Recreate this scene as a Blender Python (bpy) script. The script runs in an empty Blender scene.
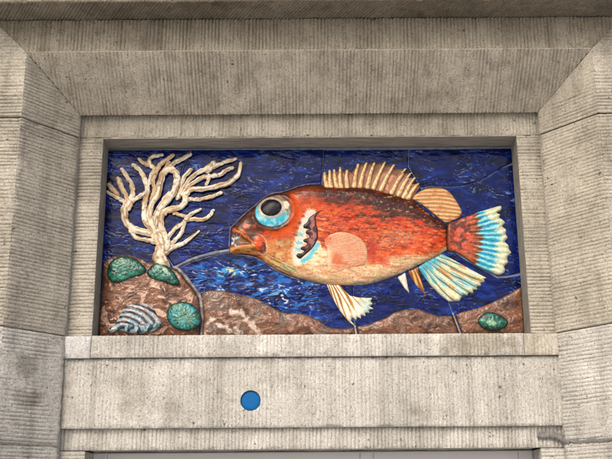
import bpy, math
import numpy as np

# ------------------------------------------------------------------ camera, sky, sun, exposure
sc = bpy.context.scene
COL = sc.collection
FPX, PITCH, ROLL = 970.0, math.radians(16.7), math.radians(0.38)
CAM = np.array([0.0, -3.45, 1.6])
_f = np.array([0, math.cos(PITCH), math.sin(PITCH)])
_u0 = np.array([0, -math.sin(PITCH), math.cos(PITCH)]); _r0 = np.array([1.0, 0, 0])
_r = _r0*math.cos(ROLL) - _u0*math.sin(ROLL); _u = _u0*math.cos(ROLL) + _r0*math.sin(ROLL)
cam_data = bpy.data.cameras.new('camera'); cam = bpy.data.objects.new('camera', cam_data); COL.objects.link(cam)
from mathutils import Matrix
cam.matrix_world = Matrix(((_r[0], _u[0], -_f[0], CAM[0]), (_r[1], _u[1], -_f[1], CAM[1]),
                           (_r[2], _u[2], -_f[2], CAM[2]), (0, 0, 0, 1)))
cam_data.sensor_width = 36.0; cam_data.lens = FPX/612*36.0
cam_data.clip_start = 0.05; cam_data.clip_end = 2000
sc.camera = cam
SUN_EL, SUN_AZ = math.radians(44), math.radians(24)          # azimuth measured from -Y towards -X
w = bpy.data.worlds.new("World"); sc.world = w; w.use_nodes = True
nt = w.node_tree
sky = nt.nodes.new('ShaderNodeTexSky'); sky.sky_type = 'NISHITA'; sky.sun_disc = False
sky.sun_elevation = SUN_EL; sky.sun_rotation = math.pi + SUN_AZ; sky.dust_density = 5.0; sky.air_density = 1.0
nt.links.new(sky.outputs[0], nt.nodes['Background'].inputs[0]); nt.nodes['Background'].inputs[1].default_value = 0.15
sl = bpy.data.lights.new('sun', 'SUN'); sl.energy = 0.75; sl.angle = math.radians(24); sl.color = (1.0, 0.94, 0.85)
so = bpy.data.objects.new('sun', sl); COL.objects.link(so)
from mathutils import Vector
sd_ = Vector((-math.sin(SUN_AZ)*math.cos(SUN_EL), -math.cos(SUN_AZ)*math.cos(SUN_EL), math.sin(SUN_EL)))
so.rotation_euler = sd_.to_track_quat('Z', 'Y').to_euler(); so.location = (0, -6, 8)
sc.view_settings.view_transform = 'Standard'; sc.view_settings.look = 'None'
sc.view_settings.gamma = 1.0; sc.view_settings.use_curve_mapping = False
sc.view_settings.exposure = 0.60
sc.render.engine = 'CYCLES'

# ------------------------------------------------------------------ drawing units -> metres on a plane parallel to the wall
def at(u, v, Y=0.0):
    """a point (u, v) of the measured drawing, as a real point on the plane Y"""
    u = np.asarray(u, float); v = np.asarray(v, float)
    d = _f*FPX + (u[..., None]-306)*_r + (229.5-v[..., None])*_u
    t = (np.asarray(Y, float) - CAM[1])/d[..., 1]
    return CAM + d*t[..., None]

# ------------------------------------------------------------------ noise
_rs = np.random.RandomState(7); _perm = np.tile(_rs.permutation(1024), 3)
_ga = _rs.rand(1024)*2*np.pi; _gx, _gy = np.cos(_ga), np.sin(_ga)
def pn(x, y, seed=0):
    x = np.asarray(x, float) + seed*37.17; y = np.asarray(y, float) + seed*91.73
    xi = np.floor(x).astype(int); yi = np.floor(y).astype(int); xf = x-xi; yf = y-yi
    sx = xf**3*(xf*(xf*6-15)+10); sy = yf**3*(yf*(yf*6-15)+10)
    def g(ix, iy, dx, dy):
        h = _perm[(_perm[ix & 1023] + (iy & 1023))]
        return _gx[h]*dx + _gy[h]*dy
    a = g(xi, yi, xf, yf); b = g(xi+1, yi, xf-1, yf); c = g(xi, yi+1, xf, yf-1); d = g(xi+1, yi+1, xf-1, yf-1)
    return ((a*(1-sx)+b*sx)*(1-sy) + (c*(1-sx)+d*sx)*sy)*1.5
def fbm(x, y, o=4, seed=0, gain=.5):
    s = 0; a = 1; t = 0; x = np.asarray(x, float); y = np.asarray(y, float)
    x, y = .857*x - .515*y, .515*x + .857*y
    for k in range(o):
        s = s + a*pn(x, y, seed+k*3+1); t += a; a *= gain
        x, y = 2.03*(.799*x - .602*y), 2.03*(.602*x + .799*y)
    return s/t*1.5
def ridge(x, y, o=3, seed=0):
    s = 0; a = 1; t = 0; x = np.asarray(x, float); y = np.asarray(y, float)
    for k in range(o):
        s = s + a*(1-np.abs(pn(x, y, seed+k*5+2))*2); t += a; a *= .55
        x, y = 2.03*(.799*x - .602*y), 2.03*(.602*x + .799*y)
    return s/t
def ss(a, b, x):
    t = np.clip((x-a)/(b-a), 0, 1); return t*t*(3-2*t)
def mix(a, b, t):
    t = np.asarray(t)[..., None]; return np.asarray(a, float)*(1-t) + np.asarray(b, float)*t
def flat(c, U): return np.broadcast_to(np.array(c, float), U.shape+(3,)).copy()
def lin(c, gain=0.8):
    c = np.clip(c/255.0, 0, 1); return np.where(c <= .04045, c/12.92, ((c+.055)/1.055)**2.4)*gain

# ------------------------------------------------------------------ mesh helpers
def make_mesh(name, verts, faces, mat, root=None, colors=None, smooth=True):
    verts = np.asarray(verts, float)
    if root is not None: verts = verts - np.array(world_loc(root))
    faces = np.asarray(faces, np.int32)
    me = bpy.data.meshes.new(name); nv, nf = len(verts), len(faces); k = faces.shape[1]
    me.vertices.add(nv); me.vertices.foreach_set('co', verts.astype(np.float32).ravel())
    me.loops.add(nf*k); me.loops.foreach_set('vertex_index', faces.ravel())
    me.polygons.add(nf); me.polygons.foreach_set('loop_start', np.arange(0, nf*k, k, dtype=np.int32))
    me.polygons.foreach_set('loop_total', np.full(nf, k, np.int32))
    me.polygons.foreach_set('use_smooth', np.full(nf, smooth, bool))
    me.update(calc_edges=True)
    if colors is not None:
        ca = me.color_attributes.new('Col', 'FLOAT_COLOR', 'POINT')
        ca.data.foreach_set('color', np.concatenate([colors, np.ones((nv, 1))], 1).astype(np.float32).ravel())
    me.materials.append(mat)
    o = bpy.data.objects.new(name, me); COL.objects.link(o)
    if root is not None: o.parent = root
    return o
def world_loc(o):
    p = np.zeros(3)
    while o is not None: p += np.array(o.location); o = o.parent
    return p
def empty(name, loc, label, cat):
    o = bpy.data.objects.new(name, None); COL.objects.link(o); o.location = loc
    o.empty_display_size = .1; o['label'] = label; o['category'] = cat; return o
class MB:
    def __init__(s): s.v = []; s.f = []; s.n = 0
    def add(s, v, f):
        v = np.asarray(v, float); f = np.asarray(f, int); s.v.append(v); s.f.append(f+s.n); s.n += len(v)
    def box(s, x0, x1, y0, y1, z0, z1, b=0.0):
        if b <= 0:
            v = [(x, y, z) for x in (x0, x1) for y in (y0, y1) for z in (z0, z1)]
            s.add(v, [(0, 1, 3, 2), (4, 6, 7, 5), (0, 4, 5, 1), (2, 3, 7, 6), (0, 2, 6, 4), (1, 5, 7, 3)]); return
        # front face bevelled towards -Y
        v = [(x0, y1, z0), (x1, y1, z0), (x1, y1, z1), (x0, y1, z1), (x0, y0+b, z0), (x1, y0+b, z0), (x1, y0+b, z1), (x0, y0+b, z1),
             (x0+b, y0, z0+b), (x1-b, y0, z0+b), (x1-b, y0, z1-b), (x0+b, y0, z1-b)]
        f = [(8, 9, 10, 11), (0, 3, 2, 1)]
        for i in range(4):
            j = (i+1) % 4; f += [(i, j, 4+j, 4+i), (4+i, 4+j, 8+j, 8+i)]
        s.add(v, f)
    def build(s, name, mat, root=None, smooth=False):
        return make_mesh(name, np.concatenate(s.v), np.concatenate(s.f), mat, root, None, smooth)

# ------------------------------------------------------------------ materials
def new_mat(name):
    m = bpy.data.materials.new(name); m.use_nodes = True; t = m.node_tree
    return m, t, t.nodes['Principled BSDF']
def nd(t, kind, **kw):
    n = t.nodes.new(kind)
    for k, v in kw.items():
        if k in n.inputs: n.inputs[k].default_value = v
        else: setattr(n, k, v)
    return n
def ramp(t, src, stops):
    r = t.nodes.new('ShaderNodeValToRGB'); t.links.new(src, r.inputs[0])
    e = r.color_ramp.elements
    while len(e) < len(stops): e.new(0.5)
    for q, (p, c) in zip(e, stops): q.position = p; q.color = (c[0], c[1], c[2], 1)
    return r
def mixc(t, a, b, fac, mode='MIX'):
    n = t.nodes.new('ShaderNodeMix'); n.data_type = 'RGBA'; n.blend_type = mode
    for s, v in ((0, fac), (6, a), (7, b)):
        if hasattr(v, 'is_output'): t.links.new(v, n.inputs[s])
        elif isinstance(v, (int, float)): n.inputs[s].default_value = v
        else: n.inputs[s].default_value = (*v, 1)
    return n.outputs[2]
def stone(name, base, dark, light, off=0.0, bump=.5, stains=()):
    m, t, b = new_mat(name)
    geo = t.nodes.new('ShaderNodeNewGeometry'); P = geo.outputs['Position']
    mp = nd(t, 'ShaderNodeMapping'); mp.inputs['Location'].default_value = (off, off*2, off*3); t.links.new(P, mp.inputs[0]); P = mp.outputs[0]
    def noise(scale, det=4, rough=.55, vec=P):
        n = nd(t, 'ShaderNodeTexNoise', Scale=scale, Detail=det, Roughness=rough); t.links.new(vec, n.inputs['Vector']); return n.outputs['Fac']
    mid = ramp(t, noise(4.2, 6, .65), [(.3, dark), (.5, base), (.72, light)]).outputs[0]
    # vertical weather streaks
    ms = nd(t, 'ShaderNodeMapping'); ms.inputs['Scale'].default_value = (26, 26, 1.6); t.links.new(P, ms.inputs[0])
    st = ramp(t, noise(1.0, 4, .6, ms.outputs[0]), [(.33, (.68, .66, .63)), (.5, (1, 1, 1)), (.7, (1.12, 1.11, 1.09))]).outputs[0]
    bl = ramp(t, noise(13, 5, .7), [(.32, (.74, .72, .69)), (.48, (1, 1, 1)), (.6, (1, 1, 1)), (.75, (1.14, 1.14, 1.13))]).outputs[0]
    mid = mixc(t, mid, bl, .8, 'MULTIPLY')
    c = mixc(t, mid, st, .62, 'MULTIPLY')
    # grain of the shell limestone: pale and dark flecks of a few millimetres
    gr = ramp(t, noise(170, 4, .7), [(.33, (.50, .48, .45)), (.46, (1, 1, 1)), (.55, (1, 1, 1)), (.68, (1.5, 1.48, 1.44))]).outputs[0]
    c = mixc(t, c, gr, .95, 'MULTIPLY')
    sp = ramp(t, noise(105, 3, .6), [(.31, (.34, .31, .27)), (.37, (1, 1, 1)), (1, (1, 1, 1))]).outputs[0]
    c = mixc(t, c, sp, .75, 'MULTIPLY')
    pt = ramp(t, noise(48, 2, .5), [(.255, (.28, .25, .21)), (.29, (1, 1, 1)), (1, (1, 1, 1))]).outputs[0]
    c = mixc(t, c, pt, .85, 'MULTIPLY')
    if stains:
        sx = t.nodes.new('ShaderNodeSeparateXYZ'); t.links.new(geo.outputs['Position'], sx.inputs[0]); nz = noise(22, 4, .65)
        def mth(op, a, q):
            n = nd(t, 'ShaderNodeMath', operation=op)
            for i, v in enumerate((a, q)):
                if hasattr(v, 'is_output'): t.links.new(v, n.inputs[i])
                else: n.inputs[i].default_value = v
            return n.outputs[0]
        for (x0, z0, rx, rz, colr, k) in stains:
            a_ = mth('POWER', mth('ABSOLUTE', mth('DIVIDE', mth('SUBTRACT', sx.outputs[0], x0), rx), 0), 2.0)
            c_ = mth('POWER', mth('ABSOLUTE', mth('DIVIDE', mth('SUBTRACT', sx.outputs[2], z0), rz), 0), 2.0)
            d_ = mth('ADD', mth('SQRT', mth('ADD', a_, c_), 0), mth('MULTIPLY', mth('SUBTRACT', nz, .5), 1.8))
            f_ = ramp(t, d_, [(.55, (k, k, k)), (1.0, (0, 0, 0))]).outputs[0]
            c = mixc(t, c, mixc(t, c, colr, 1.0, 'MULTIPLY'), f_)
    t.links.new(c, b.inputs['Base Color']); b.inputs['Roughness'].default_value = .9; b.inputs['Specular IOR Level'].default_value = .2
    bp = nd(t, 'ShaderNodeBump', Strength=bump, Distance=.004)
    a = nd(t, 'ShaderNodeMath', operation='ADD'); t.links.new(noise(260, 3, .7), a.inputs[0]); t.links.new(noise(75, 2, .5), a.inputs[1])
    t.links.new(a.outputs[0], bp.inputs['Height']); t.links.new(bp.outputs[0], b.inputs['Normal'])
    return m
def plain(name, c1, c2, scale, rough=.8, bump=.2, stretch=(1, 1, 1)):
    m, t, b = new_mat(name)
    geo = t.nodes.new('ShaderNodeNewGeometry'); mp = nd(t, 'ShaderNodeMapping'); mp.inputs['Scale'].default_value = stretch
    t.links.new(geo.outputs['Position'], mp.inputs[0])
    n = nd(t, 'ShaderNodeTexNoise', Scale=scale, Detail=6.0, Roughness=.65); t.links.new(mp.outputs[0], n.inputs['Vector'])
    t.links.new(ramp(t, n.outputs['Fac'], [(.3, c1), (.7, c2)]).outputs[0], b.inputs['Base Color'])
    b.inputs['Roughness'].default_value = rough
    bp = nd(t, 'ShaderNodeBump', Strength=bump, Distance=.003); t.links.new(n.outputs['Fac'], bp.inputs['Height']); t.links.new(bp.outputs[0], b.inputs['Normal'])
    return m
def glaze(name, rough=.14, bump=.25, scale=90, coat=.0, spec=.5):
    m, t, b = new_mat(name)
    at_ = nd(t, 'ShaderNodeAttribute', attribute_name='Col')
    geo = t.nodes.new('ShaderNodeNewGeometry')
    n = nd(t, 'ShaderNodeTexNoise', Scale=scale, Detail=4.0, Roughness=.6); t.links.new(geo.outputs['Position'], n.inputs['Vector'])
    n2 = nd(t, 'ShaderNodeTexNoise', Scale=scale*4, Detail=2.0, Roughness=.6); t.links.new(geo.outputs['Position'], n2.inputs['Vector'])
    v = ramp(t, n2.outputs['Fac'], [(.3, (.8, .8, .8)), (.7, (1.15, 1.15, 1.15))]).outputs[0]
    t.links.new(mixc(t, at_.outputs['Color'], v, .7, 'MULTIPLY'), b.inputs['Base Color'])
    r = nd(t, 'ShaderNodeMapRange'); r.inputs[3].default_value = rough*.6; r.inputs[4].default_value = rough*1.8
    t.links.new(n.outputs['Fac'], r.inputs[0]); t.links.new(r.outputs[0], b.inputs['Roughness'])
    b.inputs['Specular IOR Level'].default_value = spec; b.inputs['Coat Weight'].default_value = coat; b.inputs['Coat Roughness'].default_value = .06
    bp = nd(t, 'ShaderNodeBump', Strength=bump, Distance=.004); t.links.new(n.outputs['Fac'], bp.inputs['Height']); t.links.new(bp.outputs[0], b.inputs['Normal'])
    return m

M_UP = stone('limestone_upper', (.37, .335, .272), (.27, .24, .193), (.45, .412, .34), 0)
M_BAND = stone('limestone_band', (.31, .275, .215), (.22, .192, .148), (.39, .35, .28), 3)  # darker tone for the lintel band and the cornice front
M_SOFFIT_SHADE = stone('limestone_soffit_shade', (.20, .175, .135), (.13, .112, .085), (.27, .24, .19), 4)  # cornice underside: shade below the overhang put into the stone colour
M_HEAD = stone('limestone_head', (.445, .405, .335), (.36, .325, .265), (.53, .49, .415), 7, stains=[(-.95, 3.25, .12, .05, (.5, .48, .44), .7)])  # paler stone: extra light on the downturned splay put into its colour
M_PIER = stone('limestone_pier', (.38, .35, .288), (.285, .26, .212), (.465, .43, .362), 5)
M_LOW = stone('limestone_lower', (.44, .422, .382), (.34, .327, .295), (.545, .525, .482), 9, stains=[
    (.60, 2.185, .17, .05, (.66, .62, .54), .85), (-.13, 2.185, .07, .05, (1.25, 1.26, 1.28), .8), (-.93, 2.10, .035, .05, (.55, .54, .52), .8),
    (-.92, 1.99, .05, .04, (.60, .58, .55), .8), (-.60, 2.03, .06, .09, (.80, .78, .74), .7), (.42, 1.95, .10, .03, (.82, .80, .76), .6), (-.45, 2.10, .12, .03, (1.15, 1.15, 1.16), .7)])
M_GREYPATCH = stone('limestone_repair', (.47, .465, .455), (.38, .375, .365), (.56, .555, .545), 15)
M_MORTAR = plain('mortar', (.20, .185, .16), (.33, .30, .26), 60, .95, .5)
M_DARKMORTAR = plain('dark_mortar', (.10, .097, .09), (.24, .23, .215), 90, .95, .8)
M_REVEAL = plain('cement_reveal', (.15, .138, .115), (.42, .395, .34), 9, .9, .8, (1.2, 14, 14))
M_DARKREV = plain('dark_side_reveal', (.11, .10, .082), (.30, .28, .235), 9, .9, .8, (14, 14, 3))  # darker tone for the side linings of the recess
M_SEAM = plain('grout', (.12, .14, .22), (.24, .26, .33), 45, .7, .5)
M_GROUT = plain('grey_grout', (.17, .17, .19), (.30, .30, .32), 45, .8, .5)

# ------------------------------------------------------------------ dressed stone faces with comb-chiselled grooves
def stone_face(c, gdir, seed, thick=.06, pitch=.0130, depth=.0035, step=(.0020, .007), wear=.5, edge=1.0):
    BL, BR, TR, TL = [np.array(p, float) for p in c]
    lu = max(np.linalg.norm(BR-BL), np.linalg.norm(TR-TL)); lv = max(np.linalg.norm(TL-BL), np.linalg.norm(TR-BR))
    su, sv = (step[1], step[0]) if gdir == 'h' else (step[0], step[1])
    n = max(4, int(lu/su)); m = max(4, int(lv/sv))
    a, b = np.meshgrid(np.linspace(0, 1, n+1), np.linspace(0, 1, m+1), indexing='ij')
    A, B = a[..., None], b[..., None]
    P = BL*(1-A)*(1-B) + BR*A*(1-B) + TR*A*B + TL*(1-A)*B
    N = np.cross(BR-BL, TL-BL); N /= np.linalg.norm(N)
    X, Z = P[..., 0], P[..., 2]
    hor = X; ver = Z if abs(N[2]) < .8 else P[..., 1]
    if gdir == 'h': g, al = Z, (P - BL) @ ((BR-BL)/np.linalg.norm(BR-BL))
    elif gdir == 'v': g, al = hor, ver
    else: g, al = X + .55*P[..., 1], P[..., 1]
    ph = g/pitch + .2*pn(g*6, al*1.7, seed) + .12*pn(g*40, al*9, seed+3) + .25*pn(g*25, 0*al, seed+5)
    k = np.floor(ph); fr = ph-k-.5
    amp = .75 + .45*pn(k*.37+.1, al*3.5, seed+9) - wear*ss(.0, .45, fbm(g*3.3, al*3.3, 3, seed+11)) + .4*pn(k*1.7, al*22, seed+13)
    amp = np.clip(amp, .06, 1.5)
    depth *= 1.75; wdt = .15 + .035*pn(k*.9, al*4, seed+15)
    h = -depth*amp*np.exp(-(fr/wdt)**2)
    h += .0009*fbm(g*90, al*60, 3, seed+17) + .0015*fbm(g*7, al*7, 3, seed+19)
    pit = ss(.60, .85, fbm(g*150, al*150, 2, seed+21)); h -= .003*pit
    du = np.minimum(a, 1-a)*lu; dv = np.minimum(b, 1-b)*lv; de = np.minimum(du, dv)
    h -= edge*.0035*np.exp(-de/.0035)*(1+.8*fbm(X*30, Z*30, 2, seed+23)) + edge*.006*ss(.35, .7, fbm(X*16+P[..., 1]*9, Z*16, 2, seed+25))*np.exp(-de/.008)
    P = P + N*h[..., None]
    idx = np.arange((n+1)*(m+1)).reshape(n+1, m+1)
    F = np.stack([idx[:-1, :-1], idx[1:, :-1], idx[1:, 1:], idx[:-1, 1:]], -1).reshape(-1, 4)
    V = P.reshape(-1, 3)
    ring = np.concatenate([idx[:-1, 0], idx[-1, :-1], idx[:0:-1, -1], idx[0, :0:-1]])
    back = V[ring] - N*thick + np.array([0, .0, 0])
    q = len(V) + np.arange(len(ring)); rn = np.roll(ring, -1); qn = np.roll(q, -1)
    # duplicate the rim so the arris stays crisp
    V2 = np.concatenate([V, back, V[ring]]); q2 = q + len(ring); q2n = np.roll(q2, -1)
    F2 = np.stack([q2n, q2, q, qn], -1)
    return V2, np.concatenate([F, F2])
def block(name, mat, root, faces):
    mb = MB()
    for v, f in faces: mb.add(v, f)
    return mb.build(name, mat, root, True)

CX = .015
XI, XO, XE = .848, 1.007, 1.75            # half widths: splay inside, splay outside, end of the built wall
YI, YO, YF = -.125, -.32, -.10            # planes: splay inner edge, wall face, flange
ZI, ZO, ZC = 3.045, 3.205, 3.335          # head: inner edge, outer edge, underside of the cornice
G = .0025
wall = empty('stone_wall', (CX, 0, 0), 'grey brown limestone facade bay with chiselled grooves, splayed piers and cornice around the fish panel', 'wall')
def P3(x, y, z): return (CX+x, y, z)

# head: splayed lintel and flat band above, mitred at both ends
e = .0
block('lintel', M_HEAD, wall, [
    stone_face([P3(-XI, YI, ZI), P3(XI, YI, ZI), P3(XO-e, YO, ZO-e), P3(-XO+e, YO, ZO-e)], 'v', 1, .08, depth=.0040, wear=.5, edge=.15)])
block('lintel_band', M_BAND, wall, [
    stone_face([P3(-XO, YO+.003, ZO), P3(XO, YO+.003, ZO), P3(XO+ZC-ZO, YO+.003, ZC), P3(-XO-ZC+ZO, YO+.003, ZC)], 'v', 2, .1, depth=.0042, wear=.2, edge=.4)])
# cornice: front and underside
YC = -.455
block('cornice', M_BAND, wall, [
    stone_face([P3(-XE, YC, ZC), P3(XE, YC, ZC), P3(XE, YC, ZC+.24), P3(-XE, YC, ZC+.24)], 'v', 3, .010, depth=.0036, wear=.3)])
block('cornice_soffit', M_SOFFIT_SHADE, wall, [
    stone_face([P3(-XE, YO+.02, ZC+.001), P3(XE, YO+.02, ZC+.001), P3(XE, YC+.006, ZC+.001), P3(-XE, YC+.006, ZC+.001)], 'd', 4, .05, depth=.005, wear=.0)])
block('upper_wall', M_UP, wall, [stone_face([P3(-XE, YO, ZC+.243), P3(XE, YO, ZC+.243), P3(XE, YO, 4.6), P3(-XE, YO, 4.6)], 'v', 5, .12, step=(.006, .03))])
# piers, block by block
cuts = [0.0, .62, 1.24, 1.846, 2.217, 2.957]
for s in (-1, 1):
    lv = list(zip(cuts[:-1], cuts[1:])) + [(cuts[-1], None)]
    for i, (z0, z1) in enumerate(lv):
        fine = z0 > 1.2 or z1 is None
        st = (.0020, .007) if fine else (.006, .03)
        a0 = z0+G; dm = .0022 if s > 0 else .0030
        wr = 1.2 if (z1 and z1 < 2.3) else .8 if (s > 0 or (z1 and z1 < 2.5)) else .35
        mt = M_LOW if (z1 and z1 < 2.3) else M_PIER
        off = 0 if z1 is None else .003*((i*7) % 3-1)
        i0, i1 = XI, XO
        if z1 is None: zi, zo, ze = ZI-e, ZO-e, ZO + (XE-XO)
        else: zi = zo = z1-G
        spl = [P3(s*XI, YI+off, a0), P3(s*XO, YO+off, a0), P3(s*XO, YO+off, zo), P3(s*XI, YI+off, zi)]
        if z1 is None:
            fl = [P3(s*(XO+.001), YO+off, a0), P3(s*XE, YO+off, a0), P3(s*XE, YO+off, ZC), P3(s*(XO+.001), YO+off, ZO)]
            # keep the mitre at 45 degrees: cut the face where the band's mitre reaches the cornice
            xm = XO + ZC - ZO + e
            fl1 = [P3(s*(XO+.001), YO+off, a0), P3(s*xm, YO+off, a0), P3(s*xm, YO+off, ZC), P3(s*(XO+.001), YO+off, ZO)]
            fl2 = [P3(s*(xm+.0005), YO+off, a0), P3(s*XE, YO+off, a0), P3(s*XE, YO+off, ZC), P3(s*(xm+.0005), YO+off, ZC)]
            fl = [fl1, fl2]
        else:
            fl = [[P3(s*(XO+.001), YO+off, a0), P3(s*XE, YO+off, a0), P3(s*XE, YO+off, zo), P3(s*(XO+.001), YO+off, zo)]]
        fs = []
        for kk, q in enumerate([spl]+fl):
            if s < 0: q = [q[1], q[0], q[3], q[2]]
            fs.append(stone_face(q, 'h', 20+i*5+kk+(40 if s > 0 else 0), .05, depth=dm*(1.15 if kk else 1), wear=wr, step=st, edge=.2 if z1 is None else .8))
        block('pier_block', mt, wall, fs)
# mortar behind the joints
mb = MB()
for s in (-1, 1):
    q = [P3(s*(XI+.002), YI+.018, 0), P3(s*(XO-.004), YO+.018, 0), P3(s*(XO-.004), YO+.018, ZO), P3(s*(XI+.002), YI+.018, ZI)]
    q2 = [P3(s*(XO-.004), YO+.014, 0), P3(s*XE, YO+.014, 0), P3(s*XE, YO+.014, ZC), P3(s*(XO-.004), YO+.014, ZC)]
    for k in (q, q2): mb.add(k if s > 0 else k[::-1], [(0, 1, 2, 3)])
mb.build('joint_mortar', M_MORTAR, wall)
# thick dark mortar smeared along the lowest visible joint of the right pier, thin ones elsewhere
def mortar_smear(name, pts, wdt, seed, mat, depth=.006):
    pts = np.array(pts, float); n = 260; t = np.linspace(0, len(pts)-1, n); i = np.clip(t.astype(int), 0, len(pts)-2); fr = (t-i)[:, None]
    c = pts[i]*(1-fr) + pts[i+1]*fr; V = []; F = []
    for k in range(n):
        up_ = wdt*(.55 + .5*abs(pn(k*.09, 0, seed)) + .35*pn(k*.33, 3, seed) + .2*pn(k*.9, 4, seed)); dn = wdt*(.5 + .5*abs(pn(k*.08, 9, seed)) + .35*pn(k*.37, 5, seed) + .2*pn(k*.8, 7, seed))
        if k in (0, n-1): up_ *= .3; dn *= .3
        for q, hh in ((-dn, -.004), (-dn*.6, depth*.8), (0, depth*(.8+.5*pn(k*.5, 1, seed))), (up_*.6, depth*.8), (up_, -.004)):
            V.append(c[k] + np.array([0, -hh, q]))
    for k in range(n-1):
        for j in range(4):
            a = k*5+j; F.append((a, a+5, a+6, a+1))
    return make_mesh(name, V, F, mat, wall)
mortar_smear('mortar_smear', [P3(XI-.085, YF-.003, 1.873), P3(XI-.03, YF-.004, 1.872), P3(XI-.004, YF-.006, 1.862), P3(XI+.004, YI-.003, 1.850), P3(XO, YO, 1.848), P3(XE, YO, 1.848)], .021, 3, M_DARKMORTAR, .0018)
mortar_smear('mortar_smear', [P3(-XE, YO, 1.847), P3(-XO, YO, 1.847), P3(-XI-.004, YI, 1.846)], .008, 8, M_MORTAR, .003)

# flange round the panel: top, sides, sill with a corner block at each end
PX0, PX1, PZ0, PZ1 = -.7515-CX, .7845-CX, 2.218, 2.968      # opening in the flange
ZS = 2.142
block('flange_stone', M_PIER, wall, [stone_face([P3(-XI-.02, YF, PZ1), P3(XI+.02, YF, PZ1), P3(XI+.02, YF, ZI+.02), P3(-XI-.02, YF, ZI+.02)], 'v', 101, .16, depth=.003)])
for s, x0, x1 in ((-1, -XI-.02, PX0), (1, PX1, XI+.02)):
    block('flange_stone', M_PIER, wall, [stone_face([P3(x0, YF-.001, PZ0+G), P3(x1, YF-.001, PZ0+G), P3(x1, YF-.001, PZ1-G), P3(x0, YF-.001, PZ1-G)], 'h', 103+s, .16, depth=.0032, wear=.3)])
YS = -.128
block('sill', M_LOW, wall, [stone_face([P3(PX0+.006, YS, ZS), P3(PX1-.035, YS, ZS), P3(PX1-.035, YS, PZ0), P3(PX0+.006, YS, PZ0)], 'v', 107, .17, depth=.0024)])
block('sill_end', M_GREYPATCH, wall, [stone_face([P3(-XI-.01, YS, ZS-.001), P3(PX0+.004, YS, ZS-.001), P3(PX0+.004, YS, PZ0-.001), P3(-XI-.01, YS, PZ0-.001)], 'v', 109, .17, depth=.0004)])
block('sill_end', M_PIER, wall, [stone_face([P3(PX1-.033, YS+.002, ZS), P3(XI+.01, YS+.002, ZS), P3(XI+.01, YS+.002, PZ0-.001), P3(PX1-.033, YS+.002, PZ0-.001)], 'v', 111, .17, depth=.0016)])
# apron between the sill and the window below, with the round recess of the blue disc
YA, ZA = -.113, 1.903
disc_c = at(250.5, 400.5, YA); DR = .0345
ap = stone_face([P3(-XI-.03, YA, ZA), P3(XI+.03, YA, ZA), P3(XI+.03, YA, ZS-.002), P3(-XI-.03, YA, ZS-.002)], 'v', 113, .09, depth=.0022, wear=.6, step=(.0022, .0035))
V, F = ap; dd = np.hypot(V[:, 0]-disc_c[0], V[:, 2]-disc_c[2]); inn = (dd < DR) & (V[:, 1] < YA+.02)
keep = ~np.any(inn[F], axis=1)
near = (dd >= DR) & (dd < DR+.006) & (V[:, 1] < YA+.02)
kk = (DR)/np.maximum(dd, 1e-6)
ring_v = np.zeros(len(V), bool); ring_v[np.unique(F[np.any(inn[F], axis=1)])] = True; ring_v &= ~inn
V[ring_v, 0] = disc_c[0] + (V[ring_v, 0]-disc_c[0])*kk[ring_v]; V[ring_v, 2] = disc_c[2] + (V[ring_v, 2]-disc_c[2])*kk[ring_v]
F = F[keep]
an = np.linspace(0, 2*np.pi, 65)[:-1]
rv = np.concatenate([np.stack([disc_c[0]+DR*1.004*np.cos(an), np.full(64, YA-.0005), disc_c[2]+DR*1.004*np.sin(an)], 1),
                     np.stack([disc_c[0]+DR*1.004*np.cos(an), np.full(64, YA+.02), disc_c[2]+DR*1.004*np.sin(an)], 1)])
rf = [(i, (i+1) % 64, 64+(i+1) % 64, 64+i) for i in range(64)]
block('apron', M_LOW, wall, [(V, F), (rv, np.array(rf))])

# window below the apron: head flange, side flanges, then the casement (a part of the wall)
WZ = 1.832; WX0, WX1 = -.768, .775
block('window_surround', M_LOW, wall, [stone_face([P3(-XI-.02, YF+.006, WZ), P3(XI+.02, YF+.006, WZ), P3(XI+.02, YF+.006, ZA+.004), P3(-XI-.02, YF+.006, ZA+.004)], 'v', 121, .010, depth=.0036, wear=.2),
    stone_face([P3(WX0, .06, WZ+.002), P3(WX1, .06, WZ+.002), P3(WX1, YF+.012, WZ+.002), P3(WX0, YF+.012, WZ+.002)], 'd', 123, .03, depth=.005, wear=0)])
for s, x0, x1 in ((-1, -XI-.02, WX0), (1, WX1, XI+.02)):
    block('window_surround', M_LOW, wall, [stone_face([P3(x0, YF+.005, .9), P3(x1, YF+.005, .9), P3(x1, YF+.005, WZ-G), P3(x0, YF+.005, WZ-G)], 'h', 125+s, .16)])
block('window_sill', M_LOW, wall, [stone_face([P3(-XI-.02, YA-.03, .82), P3(XI+.02, YA-.03, .82), P3(XI+.02, YA-.03, .897), P3(-XI-.02, YA-.03, .897)], 'v', 131, .25, step=(.006, .03))])
block('plinth', M_LOW, wall, [stone_face([P3(-XI-.02, YA, 0), P3(XI+.02, YA, 0), P3(XI+.02, YA, .817), P3(-XI-.02, YA, .817)], 'v', 133, .1, step=(.006, .03))])
m, t, b = new_mat('painted_frame'); b.inputs['Base Color'].default_value = (.62, .62, .64, 1); b.inputs['Roughness'].default_value = .45
M_FRAME = m
m, t, b = new_mat('window_glass'); b.inputs['Base Color'].default_value = (.02, .022, .022, 1); b.inputs['Roughness'].default_value = .04; M_GLASS = m
wf = MB()
for x0, x1 in ((WX0, WX0+.05), (.17, .215), (WX1-.05, WX1)): wf.box(CX+x0, CX+x1, .03, .085, .9, WZ, .004)
for z0, z1 in ((.9, .95), (WZ-.035, WZ)):
    wf.box(CX+WX0+.05, CX+.17, .032, .083, z0, z1, .004); wf.box(CX+.215, CX+WX1-.05, .032, .083, z0, z1, .004)
win = wf.build('window', M_FRAME, wall)
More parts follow.
